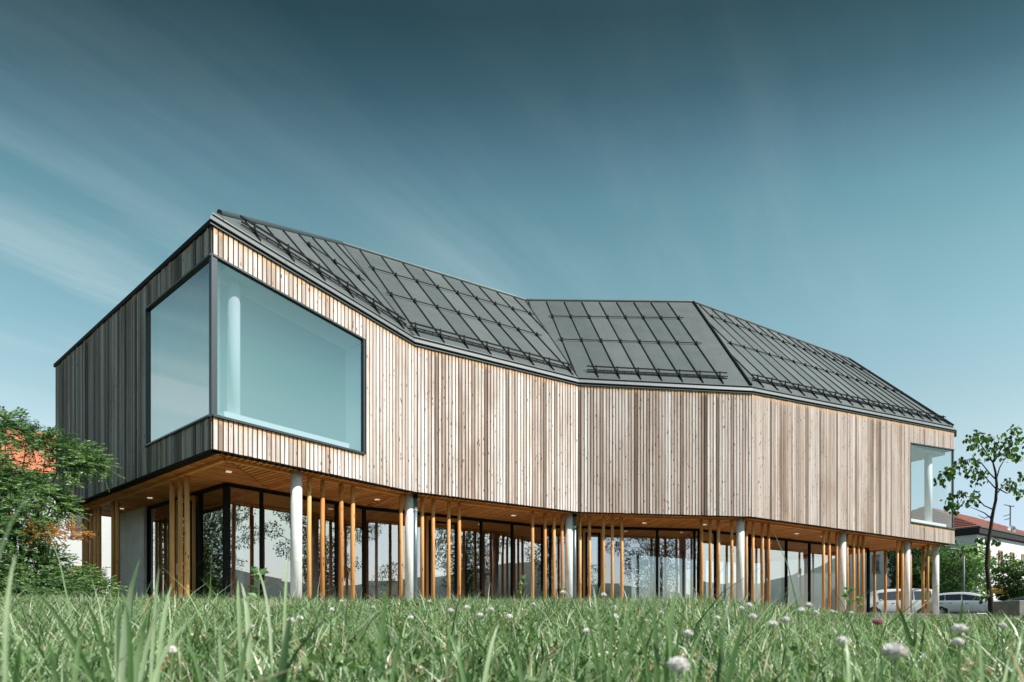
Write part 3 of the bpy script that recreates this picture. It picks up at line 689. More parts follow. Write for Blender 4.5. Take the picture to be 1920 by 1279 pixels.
# light joints between gutter lengths
jt = MB()
for i in range(4):
    for s_ in np.arange(1.5, LEN[i] - .5, 3.0):
        p = P[i] + AD[i] * s_; z = wall_top(i, s_); jt.bar(v3(p + AN[i] * .083, z + .078), v3(p + AN[i] * .045, z + .178), .012, .006, up=Vector((AN[i].x, AN[i].y, .3)))
jt.build('gutter_joint', M['dgrey'], gut)

# --- roof
ES = [v3(P[i], TOP[i] + .27) for i in range(5)]
def RP(px, py, z): Y = z * F / (HY - py); p = at(px, py, Y); p.z = z; return p
RG = {1: RP(641, 458, 12.0), 2: RP(985, 564, 12.05), 3: RP(1300, 567, 12.45), 4: RP(1591, 673, 12.9)}
def roof_z(i, p):
    a, b = P[i], P[i + 1]
    if i == 0:
        e0, e1, r1 = ES[0], ES[1], RG[1]; n = (e1 - e0).cross(r1 - e0); return e0.z - (n.x * (p.x - e0.x) + n.y * (p.y - e0.y)) / n.z
    e0, e1, r0, r1 = ES[i], ES[i + 1], RG[i], RG[i + 1]
    u, v = .5, .5
    for _ in range(12):                        # inverse bilinear by Newton steps
        A = e0.lerp(e1, u); B = r0.lerp(r1, u); q = A.lerp(B, v); du = (e1 - e0) * (1 - v) + (r1 - r0) * v; dv = B - A
        rx, ry = p.x - q.x, p.y - q.y; det = du.x * dv.y - du.y * dv.x
        u += (rx * dv.y - ry * dv.x) / det; v += (du.x * ry - du.y * rx) / det
    return e0.lerp(e1, u).lerp(r0.lerp(r1, u), v).z
def clip(poly, nx, ny, c):                      # keep nx*x+ny*y<=c
    out = []
    for k in range(len(poly)):
        p, q = poly[k], poly[(k + 1) % len(poly)]; fp, fq = nx * p.x + ny * p.y - c, nx * q.x + ny * q.y - c
        if fp <= 0: out.append(p)
        if fp * fq < 0: out.append(p + (q - p) * (fp / (fp - fq)))
    return out
roof = MB()                                     # boarded deck just under the sheets, and the hidden rear slopes
def tri(a, b, c, dz=-.22): roof.poly([(p.x, p.y, p.z + dz) for p in (a, b, c)], .03)
tri(ES[0], ES[1], RG[1])
for i in (1, 2, 3): tri(ES[i], ES[i + 1], RG[i + 1]); tri(ES[i], RG[i + 1], RG[i])
EL = v3(PL, LT + .18); tri(ES[0], RG[1], EL)
bk = [v3(b, 7.1) for b in BK]; tri(RG[1], bk[1], EL); 
for i in (1, 2, 3): tri(RG[i], RG[i + 1], bk[i + 1]); tri(RG[i], bk[i + 1], bk[i])
tri(RG[4], bk[4], bk[4] + Vector((0, 0, .01)))
roofo = fix_normals(roof.build('roof', M['dgrey'], bld))
# gable infill on the end wall
gm_ = MB(); gm_.add([v3(P[4], TOP[4]), v3(BK[4], 7.1), RG[4] + Vector((0, 0, -.1)), v3(P[4] - EN * .2, TOP[4]), v3(BK[4] - EN * .2, 7.1), RG[4] + Vector((0, 0, -.1)) - v3(EN * .2, 0)], [(0, 1, 2), (5, 4, 3), (0, 2, 5, 3), (1, 0, 3, 4), (2, 1, 4, 5)])
fix_normals(gm_.build('gable', M['board_far'], bld))
first_px = [489, 786.5, 1081.5, 1405.5]; pitch = [.76, .72, .68, .725]
def plan_poly(i):
    return [ES[0].xy, ES[1].xy, RG[1].xy] if i == 0 else [ES[i].xy, ES[i + 1].xy, RG[i + 1].xy, RG[i].xy]
for i in range(4):
    poly = plan_poly(i); d, nb = AD[i], -AN[i]; org = P[i]
    smin = min((p - org).dot(d) for p in poly); smax = max((p - org).dot(d) for p in poly)
    s0 = chain_px(i, first_px[i]); seams = []
    k = math.floor((smin - s0) / pitch[i])
    while s0 + k * pitch[i] < smax + pitch[i]:
        seams.append(s0 + k * pitch[i]); k += 1
    if i == 2:
        seams = [s_ for s_ in seams if s_ < LEN[2] - .35] + [smax + .1]; hidden = {smax + .1}
    for sa, sb in zip(seams[:-1], seams[1:]):
        c = d.dot(org); q = clip(poly, -d.x, -d.y, -(c + sa + .006)); 
        if len(q) > 2: q = clip(q, d.x, d.y, c + sb - .006)
        if len(q) > 2:
            dz = random.uniform(-.003, .003)
            MB().poly([Vector((p.x, p.y, roof_z(i, p) + dz)) for p in q], .025, random.random()).build('roof_panel', M['roof'], roofo)
    def lift(p, h=0.0): return Vector((p.x, p.y, roof_z(i, p) + h))
    if i == 2: seams = seams[:-1]
    for s_ in seams:
        c = clipseg(org + d * s_, nb, poly)
        if not c or c[1] - c[0] < .3: continue
        a, b = org + d * s_ + nb * (c[0] + .01), org + d * s_ + nb * (c[1] - .08)
        mm = (a + b) / 2
        sb_ = MB(); la, lm, lb = lift(a, .022), lift(mm, .022), lift(b, .022); sb_.bar(la, lm, .02, .045); sb_.bar(lm, lb, .02, .045)
        sb_.build('seam', M['seam'], roofo)
    # single snow rails higher up the slope
    nrm_h = .08
    for dd in ((1.87,) if i == 0 else (1.9, 3.35)):
        c = clipseg(org + nb * dd + d * -20, d, poly)
        if not c: continue
        a0, a1 = c[0] - 20 + .12, c[1] - 20 - .12
        ins = [s_ for s_ in seams if a0 < s_ < a1]
        if len(ins) < 2: continue
        e0_, e1_ = max(a0, ins[0] - .16), min(a1, ins[-1] + .18); rl = MB()
        pts_ = [e0_] + ins + [e1_]
        for x0, x1 in zip(pts_[:-1], pts_[1:]): rl.bar(lift(org + d * x0 + nb * dd, nrm_h), lift(org + d * x1 + nb * dd, nrm_h), .022, .022)
        for x in ins:
            p = org + d * x + nb * dd; rl.bar(lift(p - nb * .04, .03), lift(p + nb * .03, .11), .045, .05)
        rl.build('snow_rail', M['black'], roofo)
    # ladder-like guard along the eave
    sg = MB(); dd = .24; c = clipseg(org + nb * dd + d * -20, d, poly)
    a0, a1 = c[0] - 20 + (.45 if i == 0 else .10), c[1] - 20 - (.15 if i != 2 else .5); ins = [s_ for s_ in seams if a0 < s_ < a1]
    e0_, e1_ = max(a0 - .1, ins[0] - .30), min(a1 + .05, ins[-1] + .25); pts_ = [e0_] + ins + [e1_]
    for x0, x1 in zip(pts_[:-1], pts_[1:]):
        for hh, ww in ((.19, .032), (.105, .026), (.05, .02)):
            oo = -.02 if hh < .15 else .02
            sg.bar(lift(org + d * x0 + nb * (dd + oo), hh), lift(org + d * x1 + nb * (dd + oo), hh), ww, ww)
        if x1 - x0 > .5:
            for f_ in (.33, .67):
                p = org + d * (x0 + (x1 - x0) * f_) + nb * (dd - .02); sg.bar(lift(p, .05), lift(p, .11), .03, .02, up=Vector((1, 0, 0)))
    for x in ins:
        p = org + d * x + nb * dd
        sg.bar(lift(p, .02), lift(p + nb * .01, .235), .025, .035, up=v3(nb, 0)); sg.bar(lift(p - nb * .15, .03), lift(p, .10), .025, .035); sg.bar(lift(p, .06), lift(p + nb * .02, .13), .045, .05)
    sg.build('snow_guard', M['black'], roofo)
# trims: hip roll at the left, valleys, hip, ridge caps, verge
def trim(name, a, b, r, mat, n=8, lift_=0.02):
    o = MB().tube([a + Vector((0, 0, lift_)), b + Vector((0, 0, lift_))], r, n).build(name, M[mat], roofo); return o
h0 = ES[0].lerp(RG[1], .035)
trim('hip_roll', h0, RG[1], .055, 'dgrey', 12, .03)
for i in (1, 2):
    vb = MB(); vb.bar(ES[i] + Vector((0, 0, -.01)), RG[i] + Vector((0, 0, -.01)), .30, .01); vb.build('valley_flashing', M['roof'], roofo)
    vb = MB(); vb.bar(ES[i] + Vector((0, 0, .008)), RG[i] + Vector((0, 0, .010)), .035, .03); vb.build('valley_line', M['seam'], roofo)
trim('hip_roll', ES[3], RG[3], .05, 'black', 8, .02)
trim('verge_trim', ES[4] - v3(AD[3] * .04, 0), RG[4], .055, 'black', 6, .02)
for i in (1, 2, 3): trim('ridge_cap', RG[i], RG[i + 1], .045, 'roof', 8, .03)
# corner drip at the right end
MB().box((ES[4].x + .05, ES[4].y, ES[4].z - .32), (.05, .05, .14), .5).build('verge_end', M['black'], roofo)
#PART2
# ================================================================ NEIGHBOURING HOUSES
M['house_white'] = plain('white_render', (0.74, 0.74, 0.73), 0.85, noise=0.04, nscale=1.5)
M['eave_dark'] = plain('dark_eave_boards', (0.018, 0.015, 0.014), 0.8)
M['red_tile'] = plain('red_clay_tiles', (0.24, 0.085, 0.062), 0.8, noise=0.25, nscale=6)
M['orange_tile'] = plain('terracotta_tile', (0.50, 0.17, 0.085), 0.75, noise=0.25, nscale=5)
M['shutter'] = plain('ochre_window_wood', (0.40, 0.22, 0.08), 0.6)
M['win_dark'] = plain('window_glass_dark', (0.10, 0.12, 0.13), 0.08, spec=0.9)
def vwin(parent, p, d, n, w, h, zc, fw=.12, side_shutter=False):
    o = MB(); up = Vector((n.x, n.y, 0)); a, b = p - d * w / 2, p + d * w / 2
    for q in (a, b): o.bar(v3(q + n * .03, zc - h / 2), v3(q + n * .03, zc + h / 2), fw, .08, up=up)
    for z in (zc - h / 2, zc + h / 2): o.bar(v3(a + n * .032, z), v3(b + n * .032, z), fw, .08, up=up)
    f = o.build('window', M['shutter'], parent)
    g_ = MB(); g_.add([v3(a + n * .01, zc - h / 2), v3(b + n * .01, zc - h / 2), v3(b + n * .01, zc + h / 2), v3(a + n * .01, zc + h / 2)], [(0, 1, 2, 3)]); g_.build('pane', M['win_dark'], f)
    s_ = MB(); s_.bar(v3(a - d * .1 + n * .06, zc - h / 2 - .09), v3(b + d * .1 + n * .06, zc - h / 2 - .09), .16, .05); s_.build('sill', M['paving'], f)
# white house at the right edge
c0 = Vector((37.7, 50.0)); d1 = Vector((.834, .552)); n1_ = Vector((d1.y, -d1.x)); d2 = Vector((-.552, .834)); n2_ = Vector((-d1.x, -d1.y))
hr = thing('white_house', 'white rendered house with hipped red tile roof and dark eaves, behind the parked hatchback', 'house', (c0.x, c0.y, G))
wm = MB(); ce = [c0, c0 + d1 * 21, c0 + d1 * 21 + d2 * 12, c0 + d2 * 12]
wm.poly([v3(p, 7.15) for p in ce], 6.95); wm.build('wall', M['house_white'], hr)
ov = .28; oc = [c0 - d1 * ov - d2 * ov, c0 + d1 * (21 + ov) - d2 * ov, c0 + d1 * (21 + ov) + d2 * (12 + ov), c0 - d1 * ov + d2 * (12 + ov)]
MB().poly([v3(p, 7.75) for p in oc], .55).build('eave', M['eave_dark'], hr)
gt = MB()
for a, b in zip(oc, oc[1:] + oc[:1]): gt.bar(v3(a, 7.72), v3(b, 7.72), .12, .12)
gt.build('gutter', M['dgrey'], hr)
rf = MB(); rz = 10.9; m1, m2 = v3(oc[0].lerp(oc[3], .5) + d1 * 5.4, rz), v3(oc[1].lerp(oc[2], .5) - d1 * 5.4, rz); q = [v3(p, 7.78) for p in oc]
rf.add(q + [m1, m2], [(0, 1, 5, 4), (1, 2, 5), (2, 3, 4, 5), (3, 0, 4)]); rfo = rf.build('roof', M['red_tile'], hr)
cr = MB()                                        # tile courses standing proud
for t in np.linspace(.06, .94, 16):
    for e0, e1, r0, r1 in ((q[0], q[1], m1, m2), (q[3], q[0], m1, m1)):
        cr.bar(e0.lerp(r0, t) + Vector((0, 0, .02)), e1.lerp(r1, t) + Vector((0, 0, .02)), .06, .05)
cr.build('tile_courses', M['red_tile'], rfo, kind='stuff')
for s_ in (2.17, 4.75, 7.36, 9.95, 12.6, 15.2):
    vwin(hr, c0 + d1 * s_, d1, n1_, .78, 1.55, 5.3); vwin(hr, c0 + d1 * s_, d1, n1_, .78, 1.4, 2.4)
# aerial and dish on the eave
an = thing('tv_aerial', 'thin television aerial mast with crossbars on the white house roof edge', 'aerial', tuple(at(1894, 990, 56)))
am = MB(); b0 = at(1894, 992, 56); am.bar(b0, at(1894.5, 948, 56), .07, .07); am.build('mast', M['dgrey'], an)
am = MB(); 
for (x0, y0, x1, y1) in ((1883, 946.5, 1901, 950), (1892, 950, 1901, 949), (1882, 968, 1894, 964.5), (1883, 975, 1894, 972)): am.bar(at(x0, y0, 56), at(x1, y1, 56.2), .06, .06)
am.build('crossbar', M['dgrey'], an)
dp = at(1897, 993, 55.5); ds = thing('satellite_dish', 'pale round satellite dish on the eave of the white house', 'dish', (dp.x, dp.y, dp.z - .4))
dm = MB(); n_ = 24; fd = Vector((-.35, -.9, .25)).normalized(); ax = fd.cross(Vector((0, 0, 1))).normalized(); ay = ax.cross(fd)
vs = [dp - fd * .05] + [dp + fd * .06 * k + (ax * math.cos(t) * .32 + ay * math.sin(t) * .36) * k for k in (.5, 1) for t in np.linspace(0, 2 * math.pi, n_, endpoint=False)]
fs = [(0, 1 + k, 1 + (k + 1) % n_) for k in range(n_)] + [(1 + k, 1 + n_ + k, 1 + n_ + (k + 1) % n_, 1 + (k + 1) % n_) for k in range(n_)]
dm.add(vs, fs); dm.build('reflector', M['house_white'], ds, smooth=True)
am = MB(); am.bar(dp, dp + Vector((0, .1, -.45)), .06, .06); am.bar(dp - ay * .3, dp + fd * .5 - ay * .1, .03, .03); am.bar(dp + fd * .45 - ay * .1, dp + fd * .58 - ay * .1, .08, .08); am.build('bracket', M['dgrey'], ds)

# pale house behind the van
h2 = thing('rendered_house', 'pale grey rendered house with one ochre-framed window, seen under the building behind the van', 'house', (38, 58, G))
w0 = Vector((26.0, 58)); wd = Vector((.97, -.22)).normalized(); wn = Vector((wd.y, -wd.x)); wb = Vector((-wd.y, wd.x))
MB().poly([v3(p, 7.4) for p in (w0, w0 + wd * 13, w0 + wd * 13 + wb * 9, w0 + wb * 9)], 7.2).build('wall', M['house_white'], h2)
rm = MB(); a, b = w0 - wd * .6 - wn * -.6, w0 + wd * 13.6 + wn * .6; c, d_ = w0 + wd * 13.6 + wb * 9.6, w0 - wd * .6 + wb * 9.6; r0_, r1_ = a.lerp(d_, .5), b.lerp(c, .5)
rm.add([v3(a, 7.3), v3(b, 7.3), v3(r1_, 10.6), v3(r0_, 10.6), v3(c, 7.3), v3(d_, 7.3)], [(0, 1, 2, 3), (2, 4, 5, 3), (1, 4, 2), (5, 0, 3)]); rm.build('roof', M['concrete_grey'], h2)
wp = Vector(((1650 - CX) / F * 57, 57)); t_ = (wp - w0).dot(wd); tx = (1650 - CX) / F; t_ = (tx * w0.y - w0.x) / (wd.x - tx * wd.y)
vwin(h2, w0 + wd * t_, wd, wn, 1.15, 1.5, 5.35, .18); vwin(h2, w0 + wd * (t_ + 5), wd, wn, 1.15, 1.5, 5.35, .18)

# house at the left with terracotta tiles
h3 = thing('tiled_house', 'white house with orange terracotta roof, half hidden by the bush at the left', 'house', (-24, 29, G))
e0 = Vector((-34, 24.5)); e1 = Vector((-16.5, 31.0)); ed = (e1 - e0).normalized(); en = Vector((ed.y, -ed.x)); eb_ = -en
MB().poly([v3(p, 6.9) for p in (e0, e1, e1 + eb_ * 8, e0 + eb_ * 8)], 6.8).build('wall', M['house_white'], h3)
rm = MB(); x0, x1 = e0 + en * .6 - ed * .5, e1 + en * .6 + ed * .1; y0, y1 = x0 + eb_ * 4.6, x1 + eb_ * 4.6; z0_, z1_ = 6.9, 9.9
rm.add([v3(x0, z0_), v3(x1, z0_), v3(y1, z1_), v3(y0, z1_), v3(x1 + eb_ * 9.2, z0_), v3(x0 + eb_ * 9.2, z0_)], [(0, 1, 2, 3), (2, 4, 5, 3), (1, 4, 2)]); ro = rm.build('roof', M['orange_tile'], h3)
tlm = None; sl = (v3(y0, z1_) - v3(x0, z0_)); sln = sl.normalized(); rn_ = v3(ed, 0).cross(sln) * 1.0
if rn_.z < 0: rn_ = -rn_
tl_len = (x1 - x0).length; cnt = 0
for row in range(14):
    for k in range(int(tl_len / .34)):
        p = v3(x0, z0_) + v3(ed, 0) * (k * .34 + (.17 if row % 2 else 0)) + sln * (row * .38 + .1)
        pxx = CX + F * p.x / p.y
        if not (-25 < pxx < 115) or cnt >= 290: continue
        if tlm is None:
            tm = MB(); prof = [(-.17, 0), (-.10, .045), (0, .065), (.10, .045), (.17, 0)]
            vs = [v3(ed, 0) * u + rn_ * (h + .02) for u, h in prof] + [v3(ed, 0) * u + rn_ * (h + .05) + sln * .42 for u, h in prof]
            vs = [v - Vector((0, 0, 0)) for v in vs]; tm.add(vs, [(i, i + 1, i + 6, i + 5) for i in range(4)], .5)
            to = tm.build('roof_tile', M['orange_tile'], ro); tlm = to
            inv = world_of(ro).inverted(); to.matrix_parent_inverse = inv; to.location = p
        else:
            t2 = tlm.copy(); COL.objects.link(t2); t2.location = p + rn_ * random.uniform(-.008, .008)
        cnt += 1
for s_ in (3.5, 7.5, 11.0, 14.5): vwin(h3, e0 + ed * s_, ed, en, 1.0, 1.3, 4.9); vwin(h3, e0 + ed * s_, ed, en, 1.0, 1.3, 2.0)

# ================================================================ VEHICLES
M['silver'] = plain('silver_paint', (0.68, 0.72, 0.75), 0.3, metal=0.3, coat=0.6)
M['whitep'] = plain('white_paint', (0.62, 0.63, 0.64), 0.3, coat=0.6)
M['darkp'] = plain('dark_blue_paint', (0.03, 0.04, 0.055), 0.25, coat=0.6)
M['carglass'] = plain('tinted_glass', (0.02, 0.03, 0.035), 0.05, spec=1.0)
M['rubber'] = plain('tyre_rubber', (0.02, 0.02, 0.02), 0.8)
M['alloy'] = plain('alloy_wheel', (0.5, 0.5, 0.51), 0.3, metal=0.7)
M['red'] = plain('red_lens', (0.45, 0.02, 0.02), 0.2)
M['lens'] = plain('headlight_lens', (0.75, 0.78, 0.8), 0.1, spec=0.9)
def vehicle(name, label, cat, rear, front_dir, paint, X, BELT, TOPZ, HW, TW, wheels, wins, wr=.31, gzv=G + .04, tail=(.5, .95), side=-1):
    rz = math.atan2(front_dir.y, front_dir.x); t = thing(name, label, cat, (rear.x, rear.y, gzv), rz=rz)
    m_ = MB(); ring = []
    for x, b, tp, w, tw in zip(X, BELT, TOPZ, HW, TW):
        half = [(0, .22), (w * .86, .20), (w * .97, .34), (w, .58), (w * .985, b - .03), (w * .94, b), (tw + .04, tp - .06), (tw * .85, tp), (0, tp + .02)]
        rg = [(x, y, z) for y, z in half] + [(x, -y, z) for y, z in half[-2:0:-1]]; ring.append(rg)
    n = len(ring[0]); vs = [v for r_ in ring for v in r_]; fs = []
    for i in range(len(ring) - 1):
        for k in range(n): fs.append((i * n + k, (i + 1) * n + k, (i + 1) * n + (k + 1) % n, i * n + (k + 1) % n))
    fs.append(tuple(range(n))); fs.append(tuple((len(ring) - 1) * n + k for k in range(n - 1, -1, -1)))
    m_.add(vs, fs); body = m_.build('body', M[paint], None, smooth=True); fix_normals(body); body.parent = t
    sd = body.modifiers.new('smooth', 'SUBSURF'); sd.levels = sd.render_levels = 2
    def interp(A, x): return float(np.interp(x, X, A))
    def loc(mb, nm, mt, par=t, smooth=False):
        o = mb.build(nm, M[mt], None, smooth=smooth); o.parent = par; return o
    for y_ in (-1, 1):
        for wx0, wx1 in wins:
            g_ = MB(); pts = []
            for xx, f0, f1 in ((wx0, .10, .84), (wx1, .10, .84)):
                for f_ in (f0, f1):
                    b, tp, w, tw = (interp(A, xx) for A in (BELT, TOPZ, HW, TW)); y0_, z0_ = w * .94, b; y1_, z1_ = tw + .04, tp - .06
                    pts.append((xx, y_ * (y0_ + (y1_ - y0_) * f_ + .012), z0_ + (z1_ - z0_) * f_))
            pts = [pts[0], pts[2], pts[3], pts[1]]
            q4 = [Vector(p) for p in pts]; inn_ = [p - Vector((0, y_ * .03, 0)) for p in q4]
            g_.hexa(inn_ + q4); fix_normals(loc(g_, 'side_window', 'carglass'))
        lb = MB(); lb.box((X[0] + .05, y_ * HW[1] * .86, (tail[0] + tail[1]) / 2), (.10, .10, (tail[1] - tail[0]) / 2)); soft(loc(lb, 'tail_light', 'red'), .02)
        hb = MB(); hb.box((X[-1] - .22, y_ * HW[-2] * .86, interp(BELT, X[-1] - .2) - .10), (.16, .10, .06)); soft(loc(hb, 'headlight', 'lens'), .03)
        mr = MB(); mx_ = wins[-1][1] - .05; mr.box((mx_, y_ * (interp(HW, mx_) + .09), interp(BELT, mx_) + .08), (.07, .09, .07)); soft(loc(mr, 'mirror', paint), .03)
        for hx in [w_[0] + .12 for w_ in wins]:
            hd = MB(); hd.box((hx + .1, y_ * interp(HW, hx) * 1.0, interp(BELT, hx) - .14), (.09, .012, .015)); loc(hd, 'handle', 'dgrey')
        for wx in wheels:
            a_ = MB(); a_.tube([(wx, y_ * (HW[3] - .22), wr), (wx, y_ * (HW[3] - .012), wr)], wr + .07, 28); loc(a_, 'wheel_arch', 'black')
            w_ = MB(); w_.tube([(wx, y_ * (HW[3] - .2), wr), (wx, y_ * (HW[3] + .012), wr)], wr, 28); wo_ = loc(w_, 'wheel', 'rubber')
            r_ = MB(); r_.tube([(wx, y_ * (HW[3] + .005), wr), (wx, y_ * (HW[3] + .02), wr)], wr * .62, 20)
            ro_ = loc(r_, 'hub', 'dgrey', wo_)
            sp = MB()
            for k in range(6):
                an_ = k * math.pi / 3; sp.bar((wx, y_ * (HW[3] + .026), wr), (wx + math.cos(an_) * wr * .66, y_ * (HW[3] + .026), wr + math.sin(an_) * wr * .66), .06, .02, up=Vector((0, 1, 0)))
            loc(sp, 'rim', 'alloy', wo_)
    ws = MB(); xs = [x for x, b, tp in zip(X, BELT, TOPZ) if tp - b > .2]; xf = xs[-1]
    return t
fdir = Vector((math.cos(R(34)), -math.sin(R(34))))
rear = Vector((26.25, 37.8)) - fdir * .74
vehicle('hatchback_car', 'silver five-door hatchback parked side-on beside the bush and the young tree', 'car', rear, fdir, 'silver',
        [0, .08, .40, .9, 1.6, 2.3, 2.75, 3.2, 3.75, 4.15, 4.3], [.78, .90, .93, .94, .92, .91, .91, .91, .85, .74, .60], [.84, 1.05, 1.36, 1.45, 1.49, 1.46, 1.28, .99, .90, .78, .62],
        [.74, .83, .87, .88, .88, .88, .88, .87, .84, .76, .62], [.62, .62, .60, .58, .58, .60, .64, .72, .72, .66, .52], [.74, 3.42], [(.55, .95), (1.0, 1.75), (1.82, 2.72)])
vd = Vector((-.985, .17)).normalized()
vehicle('parked_van', 'white passenger van with dark side windows parked behind the posts', 'van', Vector((28.9, 42.6)), vd, 'whitep',
        [0, .05, .4, 1.5, 2.6, 3.5, 3.95, 4.4, 4.8, 4.9], [1.05, 1.08, 1.1, 1.1, 1.1, 1.08, 1.08, 1.02, .85, .70], [1.80, 1.92, 1.97, 1.98, 1.98, 1.93, 1.60, 1.16, .95, .72],
        [.86, .92, .95, .95, .95, .95, .94, .93, .88, .72], [.74, .76, .78, .80, .80, .78, .78, .80, .74, .6], [.85, 3.9], [(.35, 1.35), (1.45, 2.4), (2.5, 3.6)], wr=.34, tail=(.9, 1.5))
vehicle('dark_car', 'dark low car parked at the right edge beyond the hatchback', 'car', Vector((33.2, 41.6)), Vector((.93, -.36)).normalized(), 'darkp',
        [0, .08, .40, .9, 1.6, 2.3, 2.75, 3.2, 3.75, 4.15, 4.3], [.78, .90, .93, .94, .92, .91, .91, .91, .85, .74, .60], [.84, 1.0, 1.28, 1.38, 1.40, 1.38, 1.22, .99, .90, .78, .62],
        [.74, .83, .87, .88, .88, .88, .88, .87, .84, .76, .62], [.62, .62, .60, .58, .58, .60, .64, .72, .72, .66, .52], [.74, 3.42], [(.6, 1.1), (1.2, 1.9), (2.0, 2.7)])

# street lamp, concrete planter, yellow sunshade
lp_ = Vector(((1807 - CX) / F * 41, 41)); sl_ = thing('street_lamp', 'slim grey lamp post standing behind the silver hatchback', 'street lamp', (lp_.x, lp_.y, G))
MB().tube([(lp_.x, lp_.y, G), (lp_.x, lp_.y, 4.75)], [.075, .055], 10).build('pole', M['gutter'], sl_, smooth=True)
MB().tube([(lp_.x, lp_.y, 4.72), (lp_.x + .05, lp_.y, 4.8), (lp_.x - .65, lp_.y - .1, 4.86)], [.06, .06, .05], 8).build('arm', M['gutter'], sl_, smooth=True)
soft(MB().box((lp_.x - .8, lp_.y - .1, 4.86), (.26, .11, .05)).build('lamp_head', M['gutter'], sl_), .03)
pp = at(1925, 1150, 17); pb = MB(); pb.box((pp.x, 17, .31), (.62, .5, .28)); po_ = pb.build('planter', M['concrete_grey']); soft(po_, .02); tag(po_, 'low grey concrete block at the right edge in front of the cars', 'planter')
ys = at(1885, 1113, 46); u_ = thing('sunshade', 'low yellow awning glimpsed over the dark car', 'awning', (ys.x, ys.y, G))
aw = MB(); aw.add([(ys.x - 1.0, 46, 2.35), (ys.x + 1.3, 46, 2.3), (ys.x + 1.2, 47.5, 2.75), (ys.x - .9, 47.5, 2.8), (ys.x - 1.0, 46, 2.15), (ys.x + 1.3, 46, 2.1)], [(0, 1, 2, 3), (4, 5, 1, 0)]); aw.build('canopy', plain('yellow_cloth', (.75, .42, .08), .8), u_)
MB().bar((ys.x - .9, 46.1, G), (ys.x - .9, 46.1, 2.3), .06, .06).build('pole', M['dgrey'], u_); MB().bar((ys.x + 1.2, 46.1, G), (ys.x + 1.2, 46.1, 2.3), .06, .06).build('pole', M['dgrey'], u_)

# ================================================================ PLANTS
G_LEAF = [(0, (.018, .04, .012)), (.4, (.045, .10, .022)), (.75, (.085, .16, .035)), (1, (.16, .24, .06))]
M['leaf'] = attr_leaf('broad_leaf', G_LEAF)
M['leaf_dark'] = attr_leaf('dark_leaf', [(0, (.02, .045, .02)), (.6, (.05, .10, .035)), (1, (.10, .17, .06))], .25, .6, .25)
M['leaf_bush'] = attr_leaf('bush_leaf', [(0, (.05, .10, .04)), (.5, (.15, .26, .10)), (.85, (.27, .38, .17)), (1, (.45, .55, .34))], .38, .38)
M['leaf_orange'] = attr_leaf('orange_leaf', [(0, (.32, .12, .04)), (.5, (.55, .24, .07)), (1, (.75, .42, .18))], .35, .5)
M['bark'] = plain('dark_bark', (.035, .024, .02), .9, noise=.4, nscale=40)
M['bark_pale'] = plain('grey_bark', (.10, .085, .07), .9, noise=.4, nscale=20)
def frame_of(d):
    a = np.cross(d, [0, 0, 1.0]); a /= (np.linalg.norm(a, axis=1, keepdims=True) + 1e-6); return a, np.cross(a, d)
def leaf_quads(name, P_, D_, ln, wd, rnd, mat, parent=None, kind=None, fold=.25):
    """each leaf: six-corner pointed blade of two folded halves; P base, D direction"""
    n = len(P_); D_ = D_ / np.linalg.norm(D_, axis=1, keepdims=True); A, B = frame_of(D_)
    th = rng.uniform(0, 2 * math.pi, n)[:, None]; A2 = A * np.cos(th) + B * np.sin(th); N2 = np.cross(A2, D_)
    ln = np.broadcast_to(ln, n)[:, None]; wd = np.broadcast_to(wd, n)[:, None]
    v = np.stack([P_, P_ + D_ * ln * .45 + A2 * wd * .5 + N2 * wd * fold, P_ + D_ * ln, P_ + D_ * ln * .45 - A2 * wd * .5 + N2 * wd * fold], 1).reshape(-1, 3)
    idx = (np.arange(n)[:, None] * 4 + np.array([0, 1, 2, 0, 2, 3])).ravel()
    return fast_mesh(name, v, idx, 3, np.repeat(rnd, 4), mat, parent, kind)
def unit(n):
    v = rng.normal(size=(n, 3)); return v / np.linalg.norm(v, axis=1, keepdims=True)
def crown_points(centres, radii, n):
    k = rng.choice(len(centres), n, p=np.array(radii) ** 2 / np.sum(np.array(radii) ** 2)); u = unit(n)
    r = np.array(radii)[k] * rng.uniform(.35, 1.05, n) ** .6
    return np.array(centres)[k] + u * r[:, None] * np.array([1, 1, .8]), u, k
def tree(name, label, cat, base, h, w, ncl, nl, ls, mat='leaf', trunk_r=.12, low=.25, group=None, bark='bark_pale', sparse=False):
    t = thing(name, label, cat, base, group); bx_, by_, bz_ = base
    top = Vector((bx_ + random.uniform(-.2, .2), by_, bz_ + h * .8)); cs = []; rs = []
    tm = MB(); tm.tube([(bx_, by_, bz_ - .1), (bx_ + .05 * h * .1, by_, bz_ + h * .3), top], [trunk_r, trunk_r * .75, trunk_r * .2], 8)
    for k in range(ncl):
        f = low + (1 - low) * (k + .5) / ncl; a = k * 2.4 + random.uniform(-.4, .4)
        rr_ = w * .5 * math.sin(math.pi * min(1, .25 + .75 * (1 - f) ** .8 + .1)) * random.uniform(.35, .95)
        c = Vector((bx_ + math.cos(a) * rr_, by_ + math.sin(a) * rr_, bz_ + h * f * .93)); cs.append(tuple(c)); rs.append(w * random.uniform(.13, .22) * (.7 if sparse else 1))
        st = Vector((bx_, by_, bz_ + h * f * .6)); tm.tube([st, st.lerp(c, .6) + Vector((0, 0, .05 * h * (1 - f))), c], [trunk_r * .35 * (1.1 - f), trunk_r * .2, .012], 5)
    tm.build('trunk', M[bark], t, smooth=True)
    Pn, u, k = crown_points(cs, rs, nl); shade = rng.uniform(0, 1, len(cs))[k] * .45 + rng.uniform(0, .55, nl)
    leaf_quads('crown', Pn, u * .6 + unit(nl) + np.array([0, 0, -.35]), ls * rng.uniform(.7, 1.3, nl), ls * .55, shade, M[mat], t)
    return t
